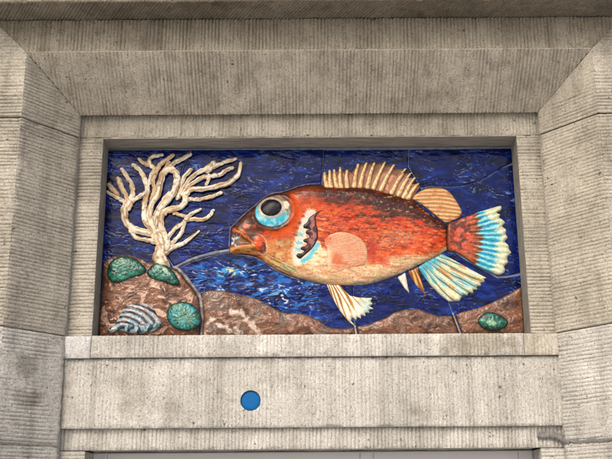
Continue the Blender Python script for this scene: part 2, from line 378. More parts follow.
for x0, x1 in ((WX0+.05, .17), (.215, WX1-.05)):
    g_ = MB(); g_.box(CX+x0, CX+x1, .055, .061, .95, WZ-.035); g_.build('pane', M_GLASS, win)
# cement lining of the panel recess
rv_ = MB(); d0 = YF+.006
rv_.box(CX+PX0-.002, CX+PX1+.002, d0, .05, PZ1-.004, PZ1+.010)
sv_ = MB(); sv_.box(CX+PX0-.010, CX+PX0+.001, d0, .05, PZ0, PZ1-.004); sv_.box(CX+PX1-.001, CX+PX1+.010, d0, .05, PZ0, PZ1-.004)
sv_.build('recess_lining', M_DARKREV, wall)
rv_.box(CX+PX0-.01, CX+PX1+.01, d0, .05, PZ0-.012, PZ0+.002)
rv_.build('recess_lining', M_REVEAL, wall)
# solid backing of the facade
bk = MB(); bk.box(CX-XE, CX+XE, .10, .45, 0, 4.6); bk.build('backing_wall', M_MORTAR, wall)

# ------------------------------------------------------------------ pavement in front
m, t, b = new_mat('pavement'); geo = t.nodes.new('ShaderNodeNewGeometry')
br = nd(t, 'ShaderNodeTexBrick', Scale=1.0); br.inputs['Color1'].default_value = (.56, .54, .50, 1); br.inputs['Color2'].default_value = (.50, .485, .45, 1)
br.inputs['Mortar'].default_value = (.12, .115, .11, 1); br.inputs['Brick Width'].default_value = .6; br.inputs['Row Height'].default_value = .4; br.inputs['Mortar Size'].default_value = .006
t.links.new(geo.outputs['Position'], br.inputs['Vector']); t.links.new(br.outputs['Color'], b.inputs['Base Color']); b.inputs['Roughness'].default_value = .85
gm = MB(); gm.add([(-400, -400, 0), (400, -400, 0), (400, 400, 0), (-400, 400, 0)], [(0, 1, 2, 3)])
gp = gm.build('pavement', m); gp['kind'] = 'structure'; gp['label'] = 'grey stone slab pavement in front of the facade'; gp['category'] = 'pavement'

# ------------------------------------------------------------------ blue disc
m, t, b = new_mat('blue_enamel'); b.inputs['Specular IOR Level'].default_value = .15; b.inputs['Base Color'].default_value = (.004, .16, .46, 1); b.inputs['Roughness'].default_value = .5
n = nd(t, 'ShaderNodeTexNoise', Scale=60.0, Detail=3.0); r_ = ramp(t, n.outputs['Fac'], [(.3, (.001, .085, .26)), (.7, (.003, .11, .315))]); t.links.new(r_.outputs[0], b.inputs['Base Color'])
V = [(0, YA+.006, 0)]; F = []
for rr, yy in ((.6, .0058), (.93, .006), (.985, .0075), (.985, .018)):
    V += [(DR*rr*math.cos(q), YA+yy, DR*rr*math.sin(q)) for q in an]
tri = [(0, 1+(i+1) % 64, 1+i, 1+i) for i in range(64)]
F = [(1+k*64+i, 1+k*64+(i+1) % 64, 1+(k+1)*64+(i+1) % 64, 1+(k+1)*64+i) for k in range(3) for i in range(64)]
me = bpy.data.meshes.new('disc'); me.from_pydata([(x, y-YA, z) for x, y, z in V], [], [(0, 1+(i+1) % 64, 1+i) for i in range(64)]+F); me.materials.append(m)
for p_ in me.polygons: p_.use_smooth = True
do = bpy.data.objects.new('blue_disc', me); COL.objects.link(do); do.location = (disc_c[0], YA, disc_c[2])
do['label'] = 'small plain bright blue round disc set into the stone below the fish panel'; do['category'] = 'disc'

# ------------------------------------------------------------------ ceramic relief
relief = empty('ceramic_relief', (.018, 0, 2.235), 'glazed ceramic wall relief of a red fish and pale coral on dark blue', 'wall relief')

def catmull(pts, closed=True, sub=5):
    p = np.array(pts, float); n = len(p); out = []
    rng = range(n) if closed else range(n-1)
    for i in rng:
        if closed: p0, p1, p2, p3 = p[i-1], p[i], p[(i+1) % n], p[(i+2) % n]
        else: p0, p1, p2, p3 = p[max(i-1, 0)], p[i], p[i+1], p[min(i+2, n-1)]
        for k in range(sub):
            t = k/sub
            out.append(.5*((2*p1) + (-p0+p2)*t + (2*p0-5*p1+4*p2-p3)*t*t + (-p0+3*p1-3*p2+p3)*t**3))
    if not closed: out.append(p[-1])
    return np.array(out)
def seg_dist(U, V, a, b):
    d = b-a; L = max(d@d, 1e-9); t = np.clip(((U-a[0])*d[0]+(V-a[1])*d[1])/L, 0, 1)
    return np.hypot(U-a[0]-t*d[0], V-a[1]-t*d[1]), t
def line_dist(U, V, pts):
    D = np.full(U.shape, 1e9)
    for a, b in zip(pts[:-1], pts[1:]): D = np.minimum(D, seg_dist(U, V, np.array(a, float), np.array(b, float))[0])
    return D
def sdf(U, V, poly):
    D = np.full(U.shape, 1e9); ins = np.zeros(U.shape, bool)
    for a, b in zip(poly, np.roll(poly, -1, 0)):
        D = np.minimum(D, seg_dist(U, V, a, b)[0])
        if a[1] != b[1]:
            c = (a[1] > V) != (b[1] > V); x = (b[0]-a[0])*(V-a[1])/(b[1]-a[1])+a[0]; ins ^= c & (U < x)
    return np.where(ins, D, -D)
def pillow(sd, H, R):
    q = 1-np.clip(sd/R, 0, 1); return H*np.sqrt(np.clip(1-q*q, 0, 1))
def part(name, poly, hf, cf, mat, href, parent, step=.5, smooth=True, gain=.8, sub=4, grain=.11):
    pl = catmull(poly, True, sub) if smooth else np.array(poly, float)
    lo, hi = pl.min(0)-1.5, pl.max(0)+1.5
    us = np.arange(lo[0], hi[0]+step, step); vs = np.arange(lo[1], hi[1]+step, step)
    U, V = np.meshgrid(us, vs, indexing='ij'); sd = sdf(U, V, pl)
    inc = sd > -.72*step
    gx, gy = np.gradient(sd, step); gl = np.maximum(np.hypot(gx, gy), .3)
    mv = inc & (sd < .25*step)
    U = np.where(mv, U - gx/gl*sd, U); V = np.where(mv, V - gy/gl*sd, V); sd = np.where(mv, 0.0, sd)
    h = hf(U, V, sd); c = cf(U, V, sd); c = lin(c*(1 + grain*fbm(U*.55, V*.55, 3, 97) + .5*grain*fbm(U*1.3, V*1.3, 2, 99))[..., None], gain)
    P = at(U, V, -h)
    cell = inc[:-1, :-1] & inc[1:, :-1] & inc[1:, 1:] & inc[:-1, 1:]
    idx = np.full(U.shape, -1); used = np.zeros(U.shape, bool)
    for a, b in ((slice(None, -1), slice(None, -1)), (slice(1, None), slice(None, -1)), (slice(1, None), slice(1, None)), (slice(None, -1), slice(1, None))): used[a, b] |= cell
    idx[used] = np.arange(used.sum())
    F = np.stack([idx[:-1, :-1], idx[:-1, 1:], idx[1:, 1:], idx[1:, :-1]], -1)[cell]
    return make_mesh(name, P[used], F, mat, parent, c[used])

G_WATER = glaze('blue_glaze', .10, .25, 60, 0, .20)
G_SAND = glaze('brown_glaze', .2, .18, 80, 0, .3)
G_FISH = glaze('fish_glaze', .18, .16, 90, 0, .25)
G_EYE = glaze('eye_glaze', .16, .08, 90, .0, .4)
G_CORAL = glaze('coral_glaze', .4, .5, 120, 0, .35)
G_STONE = glaze('green_glaze', .09, .6, 110, 0, .65)

# backing of the relief: grout bed that shows in the seams
gb = MB(); gb.box(-.757, .793, .006, .04, 2.2205, 2.9615); gb.build('grout_bed', M_SEAM, relief)

# --- water tiles
L, R_, T, B = 106.6, 526.6, 149.6, 338
def edgeL(v): return 108 - (v-150)*11/188
def edgeR(v): return 512.6 + (v-148)*13.4/187
S1 = [(191, 149), (188.5, 157), (183.5, 166), (181, 178), (178.5, 189), (168, 205), (162.5, 215), (160, 232), (163, 250), (174, 268)]
S2 = [(174, 268), (181, 264.5), (193, 259), (210, 254), (227, 250.5), (240, 248), (330, 235)]
VS1 = [(323.5, 148), (323, 165), (321.5, 190), (330, 235)]
VS2 = [(409, 148), (408.2, 166), (414, 176), (421, 188), (428, 205), (440, 230)]
WV = [(421, 188), (432, 186), (450, 187.3), (463, 186), (480, 181.3), (493, 173), (503, 167.5), (515, 163)]
HS = [(440, 240), (470, 262), (497, 277), (508, 276.5), (527, 273.5)]
def water_h(seed):
    def f(U, V, sd):
        ca, sa = math.cos(.12), math.sin(.12); x = U*ca + V*sa; y = -U*sa + V*ca
        wob = fbm(x*.03, y*.05, 2, seed+31)*4
        msk = ss(-.1, .4, fbm(x*.02, y*.035, 2, 19))
        h = .0013*fbm(x*.03, (y+wob)*.10, 3, seed) + .0014*msk*ridge(x*.06, (y+wob)*.30, 3, 8) + .0005*msk*fbm(x*.3, y*.6, 2, seed+3)
        low = ss(250, 275, V)*ss(350, 290, U)
        h = h*(1+1.2*low)
        return h - .004*(1-ss(0, .9, sd))
    return f
def water_c(U, V, sd):
    ca, sa = math.cos(.12), math.sin(.12); x = U*ca + V*sa; y = -U*sa + V*ca
    wob = fbm(x*.03, y*.05, 2, 5)*5; y = y + wob
    c = flat((0, 20, 88), U)
    c = mix(c, (0, 9, 50), ss(.0, .45, fbm(x*.035, y*.09, 4, 1)))
    c = mix(c, (6, 52, 150), .75*ss(.12, .5, fbm(x*.04+9, y*.14, 4, 2)))
    # violet and brown clouds in the glaze
    pz = ss(.16, .42, fbm(x*.06, y*.10, 4, 12))*(.3 + .7*np.exp(-((U-235)/32)**2-((V-192)/22)**2) + .4*ss(250, 300, V) + .3*ss(410, 440, U)*ss(215, 190, V))
    c = mix(c, (44, 26, 48), np.clip(.55*pz, 0, .8))
    # pale glaze flecks and painted streak reflections, drawn out along the current
    fl = ridge(x*.05, y*.24, 3, 8); st = ss(.74, .92, fl)*ss(-.1, .35, fbm(x*.022, y*.035, 3, 14))
    top = .55*ss(182, 155, V) + .25
    low = ss(252, 268, V)*ss(345, 295, U)*ss(180, 200, U)
    c = mix(c, (84, 122, 205), np.clip(st*(top+.7*low), 0, .9))
    fine = ss(.30, .55, fbm(x*.16, y*.55, 3, 17))
    c = mix(c, (150, 170, 225), .4*fine*np.clip(ss(.05, .4, fbm(x*.02, y*.03, 2, 19))+.5*low, 0, 1))
    fl3 = ss(.80, .93, ridge(x*.10+5, y*.42, 2, 61))*ss(.05, .35, fbm(x*.035, y*.05, 3, 63)); c = mix(c, (150, 180, 225), .6*fl3)
    fl4 = ss(.36, .5, fbm(x*.13, y*.6, 3, 65))*ss(.12, .4, fbm(x*.03+4, y*.05, 3, 67)); c = mix(c, (190, 205, 232), .5*fl4)
    # broken turquoise and cream flashes under the head
    yy = y + .12*U
    blue = ss(.08, .34, fbm(x*.075, yy*.2, 3, 23))*low
    c = mix(c, (30, 118, 205), .85*blue)
    wht = (ss(.72, .88, ridge(x*.07, yy*.17, 2, 26))*ss(-.05, .25, fbm(x*.04, yy*.06, 2, 28)))*low
    c = mix(c, (205, 218, 230), .95*wht)
    sp = np.exp(-((U-227)/13)**2-((V-272.5)/6)**2)
    c = mix(c, (70, 175, 225), .9*ss(.3, .7, sp)*ss(-.2, .2, fbm(x*.11, yy*.25, 3, 33)))
    c = mix(c, (232, 218, 165), ss(.42, .8, sp)*ss(.0, .25, fbm(x*.13+3, yy*.3, 3, 35)))
    sp2 = np.exp(-((U-278)/14)**2-((V-293-(U-278)*-.35)/4.5)**2)
    c = mix(c, (120, 190, 225), .8*ss(.35, .8, sp2)*ss(-.05, .25, fbm(x*.13+5, yy*.3, 3, 37)))
    c = mix(c, (112, 132, 178), .8*(1-ss(.1, 1.0, sd))*ss(-.4, .1, fbm(U*.1, V*.1, 2, 48)))
    return c
def tile(poly, seed): part('water_tile', poly, water_h(seed), water_c, G_WATER, 0, relief, smooth=False, gain=.75)
def rev(a): return a[::-1]
dl = .36
tile([(edgeL(149.8), 150.2)] + [(x-dl, max(y, 150.2)) for x, y in S1] + [(174-dl, 275), (174, 300), (99, 300)], 1)
tile([(S1[0][0]+dl, 150)] + [(VS1[0][0]-dl, 149.8)] + [(x-dl, y-1.2) for x, y in VS1[1:]] + [(x, y-1.5) for x, y in rev(S2)[1:]] + [(x+dl, y) for x, y in rev(S1)[1:-1]], 2)
tile([(VS1[0][0]+dl+.4, 150.2), (VS2[0][0]-dl, 149.8)] + [(x-dl, y) for x, y in VS2[1:]] + [(330+dl, 235)] + [(x+dl+.3, y) for x, y in rev(VS1)[1:-1]], 3)
tile([(VS2[0][0]+dl, 149.8), (edgeR(149)-.3, 148.6)] + [(edgeR(163)-.3, 162.6)] + [(x, y-dl*.7) for x, y in rev(WV)[1:]] + [(x+dl, y) for x, y in rev(VS2)[3:-1]], 4)
tile([(421.5+dl, 189)] + [(x, y+dl*.7) for x, y in WV[1:-1]] + [(edgeR(163)-.3, 164)] + [(edgeR(273.5)-.5, 272.6)] + [(x, y-1.0) for x, y in rev(HS)[1:]] + [(440+dl, 230)], 5)
PV = [(353, 280), (354, 318), (355.2, 328), (356.5, 338.6)]
AN = [(432, 262), (447.5, 300), (453, 315), (461.5, 338)]
low_top = [(x, y+1.6) for x, y in S2[:-1]] + [(330, 240)]
tile(low_top + [(353-dl*.6, 280), (354-dl*.6, 318), (355-dl*.6, 334), (199, 334), (199, 300), (188, 282)], 6)
tile([(330+1, 241), (432-dl, 241)] + [(x-dl*.6, y) for x, y in AN[:-1]] + [(459.4, 334), (355+dl*.6+.5, 334), (354+dl*.6, 318), (353+dl*.6, 280)], 7)
tile([(432+dl, 243), (438, 241.2)] + [(x, y+.9) for x, y in HS[1:-1]] + [(edgeR(275)-.6, 274.8), (edgeR(334)-.8, 333), (460+dl*.6, 334)] + [(x+dl*.6, y) for x, y in rev(AN)[1:]], 8)

# --- grout drawn between the tiles where it shows pale
def strip(pts, wd, h, c1, c2, mat, seed):
    c = catmull(pts, False, 4); d = np.gradient(c, axis=0); d /= np.maximum(np.linalg.norm(d, axis=1), 1e-6)[:, None]; nn = np.stack([-d[:, 1], d[:, 0]], 1)
    wv = wd*.5*(1 + .35*np.array([pn(i*.35, seed) for i in range(len(c))]))[:, None]
    poly = np.concatenate([c+nn*wv, (c-nn*wv)[::-1]])
    part('grout_line', poly, lambda U, V, sd: h[0] + (h[1]-h[0])*ss(0, wd*.35, sd) + .0006*fbm(U*.3, V*.3, 2, seed), lambda U, V, sd: mix(flat(c1, U), c2, ss(-.3, .4, fbm(U*.12, V*.12, 3, seed+2))), mat, .003, relief, step=.36, smooth=False)
G_GROUT = glaze('grout_skin', .6, .5, 120, 0, .3)
strip([(173, 268.4), (181, 264.5), (193, 259), (210, 254), (227, 250.8), (236, 249)], 3.4, (-.002, .0022), (116, 118, 132), (150, 150, 158), G_GROUT, 3)
strip([(191.3, 149.6), (188.5, 157), (183.5, 166), (181, 178), (178.5, 189), (168, 205), (162.5, 215), (160, 228)], 1.8, (-.004, .0018), (66, 74, 94), (100, 106, 122), G_GROUT, 5)
strip([(175.5, 267.6), (181.5, 272.4), (188.6, 281), (194.6, 288.4), (199.6, 296.4), (201.7, 306), (202.3, 320), (201, 337.4)], 3.6, (.001, .008), (120, 112, 108), (166, 158, 152), G_GROUT, 7)
strip([(354.9, 325.6), (355.6, 330), (356.8, 336.8)], 2.2, (.004, .0125), (176, 166, 156), (218, 208, 198), G_GROUT, 9)
strip([(452.6, 313), (453.8, 316), (457.3, 325.4), (461.2, 335.6)], 1.9, (.003, .0115), (176, 160, 138), (214, 198, 176), G_GROUT, 11)
strip([(323.4, 150), (323, 165), (322.2, 186)], 1.8, (-.004, .002), (56, 62, 92), (104, 108, 128), G_GROUT, 13)

strip([(229.6, 251.5), (229.2, 244), (229.8, 235), (230.6, 228), (235.4, 223.6), (240.4, 218), (247.4, 211.6), (255.4, 205.4), (263.4, 198), (271.6, 193.8), (282, 192), (290, 189.6), (298, 186.6), (308, 184.4), (320, 184)], 2.0, (-.004, .004), (92, 86, 108), (132, 122, 142), G_GROUT, 15)
strip([(229.6, 252), (236, 255), (250, 256.2), (259, 259.4), (267, 264.8), (280, 272.4), (290, 276.8), (300, 280)], 1.5, (-.004, .003), (110, 100, 104), (150, 140, 136), G_GROUT, 17)

# --- sea bed
def sand_h(H, R, seed, amp=1.0):
    def f(U, V, sd):
        wx = U + 7*fbm(U*.05, V*.05, 2, seed+1); wy = V + 7*fbm(U*.05+7, V*.05, 2, seed+2)
        r = ridge(wx*.075, wy*.12, 3, seed+3)
        n = fbm(U*.11, V*.15, 4, seed+4)
        return -.004 + pillow(sd, H, R) + amp*(.0022*(r-.55) + .0020*n)*ss(0, 4, sd) + .0006*fbm(U*.7, V*.7, 2, seed+6)
    return f
def sand_c(seed, pale=1.0, grey=0.0):
    def f(U, V, sd):
        wx = U + 7*fbm(U*.05, V*.05, 2, seed+1); wy = V + 7*fbm(U*.05+7, V*.05, 2, seed+2)
        c = flat((124, 86, 66), U)
        c = mix(c, (86, 58, 46), ss(.0, .42, fbm(U*.06, V*.09, 4, seed+11)))
        c = mix(c, (146, 100, 74), .8*ss(.05, .4, fbm(U*.08+3, V*.1, 3, seed+12)))
        c = mix(c, (112, 96, 88), grey*ss(-.2, .3, fbm(U*.05+3, V*.05, 3, seed+13)))
        r = ridge(wx*.075, wy*.12, 3, seed+3)
        lines = ss(.70, .92, r)*ss(-.3, .2, fbm(U*.045, V*.06, 3, seed+14))
        c = mix(c, (226, 190, 166), np.clip(.95*pale*lines, 0, .95))  # whitish glaze along the crests, with glints painted into it
        bl = ss(.26, .5, fbm(wx*.07, wy*.11, 3, seed+15))
        c = mix(c, (214, 178, 156), .6*pale*bl)
        c = mix(c, (80, 54, 44), .7*ss(.35, .6, fbm(U*.3, V*.3, 3, seed+16)))
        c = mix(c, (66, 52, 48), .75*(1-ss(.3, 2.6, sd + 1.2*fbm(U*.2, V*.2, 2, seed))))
        return c
    return f
def spots(base, lst, col):
    def f(U, V, sd):
        c = base(U, V, sd)
        for pts, wd in lst:
            d = line_dist(U, V, pts) + 4.2*fbm(U*.2, V*.2, 3, 51); c = mix(c, col, .85*ss(wd*1.15, wd*.1, d))
        return c
    return f
mound = [(103.2, 262), (108, 258.5), (114, 256), (121, 254.6), (128, 254.8), (134, 256), (142, 258), (148, 262), (156, 261.5), (163, 261.8), (169, 264.5), (174, 268.5), (180, 273.5), (187, 282), (193, 289), (198, 297), (200.2, 306), (200.8, 320), (199.6, 337.6), (98, 338.2), (98.8, 322), (101, 290)]
mound_h0 = sand_h(.030, 26, 61)
def mound_h(U, V, sd): return mound_h0(U, V, sd)
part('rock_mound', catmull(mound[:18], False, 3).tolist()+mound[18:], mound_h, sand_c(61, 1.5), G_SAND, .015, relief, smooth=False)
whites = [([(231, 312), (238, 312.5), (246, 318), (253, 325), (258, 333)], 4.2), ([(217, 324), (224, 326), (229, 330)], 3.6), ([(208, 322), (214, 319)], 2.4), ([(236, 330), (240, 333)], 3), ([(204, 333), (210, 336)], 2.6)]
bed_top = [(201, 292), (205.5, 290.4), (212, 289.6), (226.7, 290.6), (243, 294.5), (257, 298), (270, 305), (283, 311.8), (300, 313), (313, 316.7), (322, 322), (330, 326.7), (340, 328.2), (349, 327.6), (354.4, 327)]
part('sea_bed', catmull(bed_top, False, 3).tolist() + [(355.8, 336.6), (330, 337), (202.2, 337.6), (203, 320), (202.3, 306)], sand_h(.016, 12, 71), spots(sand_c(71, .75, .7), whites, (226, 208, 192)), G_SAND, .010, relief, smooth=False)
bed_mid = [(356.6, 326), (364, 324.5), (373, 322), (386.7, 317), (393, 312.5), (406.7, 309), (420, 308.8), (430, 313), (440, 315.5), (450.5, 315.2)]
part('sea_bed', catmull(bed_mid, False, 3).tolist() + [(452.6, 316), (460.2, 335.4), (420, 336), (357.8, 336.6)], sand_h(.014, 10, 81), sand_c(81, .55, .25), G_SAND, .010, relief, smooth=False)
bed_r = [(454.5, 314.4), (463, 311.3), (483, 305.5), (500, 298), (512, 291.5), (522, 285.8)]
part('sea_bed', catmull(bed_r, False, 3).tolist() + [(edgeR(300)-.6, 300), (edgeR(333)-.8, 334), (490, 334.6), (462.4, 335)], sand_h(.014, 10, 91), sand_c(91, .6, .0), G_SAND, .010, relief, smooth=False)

# --- green stones and the shell
def stone_h(basef, H, R, seed):
    def f(U, V, sd):
        return basef - .003 + pillow(sd, H, R) + (.0016*fbm(U*.35, V*.35, 3, seed) + .0010*ridge(U*.25, V*.25, 2, seed+4))*ss(0, 2, sd)
    return f
def stone_c(seed, light=.5, cyan=.0, cen=None):
    def f(U, V, sd):
        c = flat((18, 84, 66), U)
        c = mix(c, (8, 50, 42), ss(.0, .4, fbm(U*.16, V*.16, 3, seed)))
        c = mix(c, (26, 130, 108), .9*ss(.0, .35, fbm(U*.2, V*.2, 4, seed+3)))
        if cyan: c = mix(c, (30, 140, 165), cyan*ss(-.1, .35, fbm(U*.12+8, V*.12, 3, seed+5)))
        fleck = ss(.25, .5, fbm(U*.55, V*.45, 3, seed+7))
        c = mix(c, (96, 190, 158), light*fleck)
        if cen is not None:
            a = np.arctan2(V-cen[1], U-cen[0]); rad = np.hypot(U-cen[0], V-cen[1])
            q = ss(-.05, .4, np.sin(a*17 + 3*fbm(U*.2, V*.2, 2, seed+9)))*ss(.5, 2, rad)*ss(cen[2], cen[2]*.4, rad)
            c = mix(c, (160, 205, 165), .55*q)
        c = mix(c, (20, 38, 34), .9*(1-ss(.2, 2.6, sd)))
        return c
    return f
def pal(base, blobs):
    def f(U, V, sd):
        c = base(U, V, sd)
        for (x, y, rx, ry, ang, col, k) in blobs:
            ca, sa = math.cos(ang), math.sin(ang); dx, dy = U-x, V-y
            d = np.hypot((dx*ca+dy*sa)/rx, (-dx*sa+dy*ca)/ry) + .45*fbm(U*.2, V*.2, 3, 77)
            c = mix(c, col, k*ss(1.0, .45, d))
        return c
    return f
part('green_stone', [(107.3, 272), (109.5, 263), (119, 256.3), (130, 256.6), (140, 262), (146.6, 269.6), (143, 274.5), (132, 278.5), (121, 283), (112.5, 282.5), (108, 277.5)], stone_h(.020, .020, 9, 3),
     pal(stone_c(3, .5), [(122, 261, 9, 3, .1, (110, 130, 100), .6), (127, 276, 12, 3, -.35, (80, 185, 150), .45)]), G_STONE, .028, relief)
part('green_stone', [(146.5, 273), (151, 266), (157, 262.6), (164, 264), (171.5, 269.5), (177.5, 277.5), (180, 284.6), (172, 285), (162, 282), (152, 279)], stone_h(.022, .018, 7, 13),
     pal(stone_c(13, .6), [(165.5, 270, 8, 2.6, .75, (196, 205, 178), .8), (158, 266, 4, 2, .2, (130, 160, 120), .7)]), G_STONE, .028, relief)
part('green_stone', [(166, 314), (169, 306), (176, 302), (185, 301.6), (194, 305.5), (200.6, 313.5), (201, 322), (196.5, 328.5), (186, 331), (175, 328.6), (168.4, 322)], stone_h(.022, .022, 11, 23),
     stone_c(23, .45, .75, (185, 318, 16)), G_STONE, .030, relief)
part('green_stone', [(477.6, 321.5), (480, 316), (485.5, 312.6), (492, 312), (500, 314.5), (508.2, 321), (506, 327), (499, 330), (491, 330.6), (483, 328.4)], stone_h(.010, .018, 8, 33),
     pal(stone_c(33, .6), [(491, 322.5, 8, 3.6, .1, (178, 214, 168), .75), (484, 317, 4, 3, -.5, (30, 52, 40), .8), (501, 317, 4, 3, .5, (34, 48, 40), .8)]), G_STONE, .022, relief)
shell_poly = [(107, 331), (110.5, 327), (114, 325.5), (117, 320), (120, 313), (125, 306.5), (131, 303.4), (139, 302.3), (147, 303.6), (153, 307), (157.5, 313), (160, 318), (163, 323.6), (158.6, 327.5), (153.5, 331.6), (146, 333), (136, 333.8), (127, 332.6), (119, 330.6), (113, 332.6), (108.5, 333)]
def shell_par(U, V):
    # ribs sweep from the lip at lower left up over the back to the lower right
    dx, dy = (U-122)/40, (V-330)/27
    rad = np.hypot(dx, dy*1.02); return rad, dx, dy
def shell_h(U, V, sd):
    rad, dx, dy = shell_par(U, V)
    ribs = np.cos(rad*2*np.pi*5.2)*ss(.12, .3, rad)*ss(327.5, 324, V + (U-130)*.04)
    lowr = np.cos((U+.5*V)*.62)*ss(324, 328, V)
    return .021 - .003 + pillow(sd, .020, 9) + (.0017*ribs + .0014*lowr)*ss(.3, 2, sd) + .0006*fbm(U*.4, V*.4, 2, 4)
def shell_c(U, V, sd):
    rad, dx, dy = shell_par(U, V); n = fbm(U*.14, V*.14, 3, 41); n2 = fbm(U*.3, V*.3, 3, 43)
    c = flat((170, 165, 165), U); ph = rad*5.2 + .13*n
    s = np.cos(ph*2*np.pi)
    c = mix(c, (36, 38, 48), ss(.05, -.55, s))
    band = ss(.1, .6, np.sin(ph*2*np.pi))
    c = mix(c, (60, 165, 195), .85*band*ss(-.15, .2, n)*ss(.95, .6, rad))
    c = mix(c, (150, 110, 104), .7*ss(.1, .4, fbm(U*.1+4, V*.1, 3, 45))*ss(0, .6, s))
    c = mix(c, (214, 214, 208), .75*ss(.55, .95, s)*ss(-.3, .2, n2))
    lowm = ss(323.5, 326.5, V + 1.5*n + (U-130)*.05)
    lo = mix(flat((182, 198, 200), U), (24, 56, 76), ss(-.05, .3, np.cos((U+.5*V)*.62 + 2*n) + .4*n2))
    lo = mix(lo, (40, 130, 165), .6*ss(.05, .3, n2))
    c = mix(c, lo, lowm)
    c = mix(c, (205, 192, 180), ss(122, 112, U)*.7*ss(-.2, .3, n2))
    c = mix(c, (208, 196, 184), .8*(1-ss(.2, 1.3, sd))*ss(-.3, .1, n2))
    return c
part('shell', shell_poly, shell_h, shell_c, G_STONE, .030, relief, step=.4)

# --- coral
KPX = .00371
branches = [
 ([(163, 266), (159.5, 256), (161, 246), (158.5, 237), (155, 230)], [7.2, 5.6, 5.2, 4.6, 3.6]),
 ([(157, 238), (151, 233.5), (140, 231), (130, 227), (125, 219), (124.3, 209), (127.5, 203), (132.5, 196), (132, 186), (128, 178), (121.5, 169.5)], [4, 3.4, 3.2, 3.2, 3.2, 3, 3, 2.6, 2.2, 1.9, 1.7]),
 ([(129, 202), (126.5, 197), (123, 189.7), (120, 183), (117.5, 178.5)], [2.2, 2.2, 2.3, 2.3, 2.0]),
 ([(128, 206), (124, 201.5), (116.7, 197.5), (107.6, 192)], [2.5, 2.1, 1.8, 1.4]),
 ([(118, 195), (113, 189.5), (108.8, 185)], [1.9, 2.5, 1.9]),
 ([(128, 208), (131.7, 201.5), (138, 197.5), (143, 194.5), (147, 190)], [2.8, 2.4, 2.1, 2, 1.6]),
 ([(159, 243), (153, 241), (145, 239.5), (136.5, 237.6), (131, 232.5), (130, 228)], [3, 2.4, 2, 1.9, 1.8, 1.6]),
 ([(155, 235), (149, 226), (144.5, 218), (144.6, 206.7), (145.5, 200), (147.5, 191), (145, 180), (139.5, 170), (133.3, 165)], [3.2, 2.9, 2.7, 2.5, 2.4, 2.4, 2.3, 2.1, 1.9]),
 ([(157, 236), (152, 222), (149.5, 214), (152, 204), (157.5, 194), (160.5, 182), (164, 173), (170, 169.5), (175.5, 172), (177, 178), (176, 186), (171.5, 195), (163, 204.5), (157, 214), (154.5, 224)], [3.6, 3.3, 3.0, 3.0, 3.1, 3.0, 2.7, 2.6, 2.8, 3.0, 3.0, 3.1, 3.2, 3.3, 3.3]),
 ([(151, 206), (152.5, 197), (154.5, 189), (153, 180), (156, 173), (153, 167), (147, 164.5), (142.5, 162.5), (139, 158.8)], [2, 2, 2, 2, 2.2, 2, 1.8, 1.8, 1.6]),
 ([(151.7, 167), (149, 161.5), (152, 157.5), (157, 155.8), (162.5, 154.6)], [1.8, 1.8, 1.8, 1.6, 1.3]),
 ([(156, 173), (158.5, 167), (163.5, 162), (168, 159), (172.8, 155)], [2.2, 2.2, 2.1, 2, 1.7]),
 ([(163, 172.5), (168, 165), (169, 162)], [2, 2, 1.6]),
 ([(170, 168.5), (174, 163.5), (182, 159), (190.3, 154.6)], [2.2, 2.1, 2.1, 1.6]),
 ([(146, 193), (149, 184), (151, 176), (154, 170)], [1.8, 1.7, 1.7, 1.5]),
 ([(160, 209), (163, 200), (169, 193)], [1.5, 1.6, 1.4]),
 ([(165.5, 247), (165.5, 239), (162, 230), (160.8, 219), (164, 212.5), (170.5, 209.5), (179, 207.5), (184.5, 203), (186, 195), (192, 189.3), (203, 188.8), (220, 185.6), (231, 181.5), (238, 175), (241, 163.5)], [4.4, 4, 3.4, 3.1, 3, 2.8, 2.7, 2.7, 2.6, 2.4, 2.3, 2.3, 2.2, 2.0, 1.5]),
 ([(185, 200), (191, 199.3), (198, 199.3), (211, 197), (221, 192.6)], [2, 1.8, 1.8, 1.8, 1.5]),
 ([(177, 199), (180, 191), (181.7, 184), (185, 176), (191.5, 169.8)], [1.8, 2, 2, 2.1, 2]),
 ([(178.5, 197), (183, 190), (188, 181), (196.7, 173.5), (205, 169.5), (211, 166)], [1.8, 2, 2, 2, 2.1, 2.8]),
 ([(182, 194), (187, 187.5), (195, 182), (205, 177), (215, 175.5), (222, 174), (226.7, 170), (232.6, 167.6)], [1.8, 1.9, 1.9, 1.9, 1.9, 1.9, 1.8, 1.5]),
 ([(208, 171), (211.5, 166.5), (213.5, 162.8)], [2.5, 3.1, 2.7]),
 ([(214, 167), (219, 164.5), (226.7, 161.3), (236, 158.8)], [2, 1.9, 1.9, 1.5]),
 ([(209, 176), (208.5, 180), (206.5, 184.5)], [1.7, 1.8, 1.3]),
 ([(166.5, 246), (168.5, 237), (175, 228.5), (182, 224.5), (186, 220), (193, 219.3), (203, 219.4), (209.5, 216), (213.3, 210.4)], [2.4, 2.1, 2, 2, 2, 1.9, 1.9, 1.8, 1.4]),
 ([(174, 213), (180, 215.2), (187, 216.5)], [1.6, 1.7, 1.6]),
 ([(186, 219.5), (190.5, 214.5), (195, 211.6), (200.5, 209.4)], [1.8, 1.6, 1.5, 1.2]),
 ([(171, 244), (175, 240), (180, 235), (183, 229), (185, 222)], [1.8, 2, 1.9, 1.8, 1.6]),
 ([(166, 252), (171.7, 247.8), (180, 245.2), (190, 239), (199, 231)], [3, 2.5, 2, 1.7, 1.1]),
]
VV, FF, CC = [], [], []; nv = 0
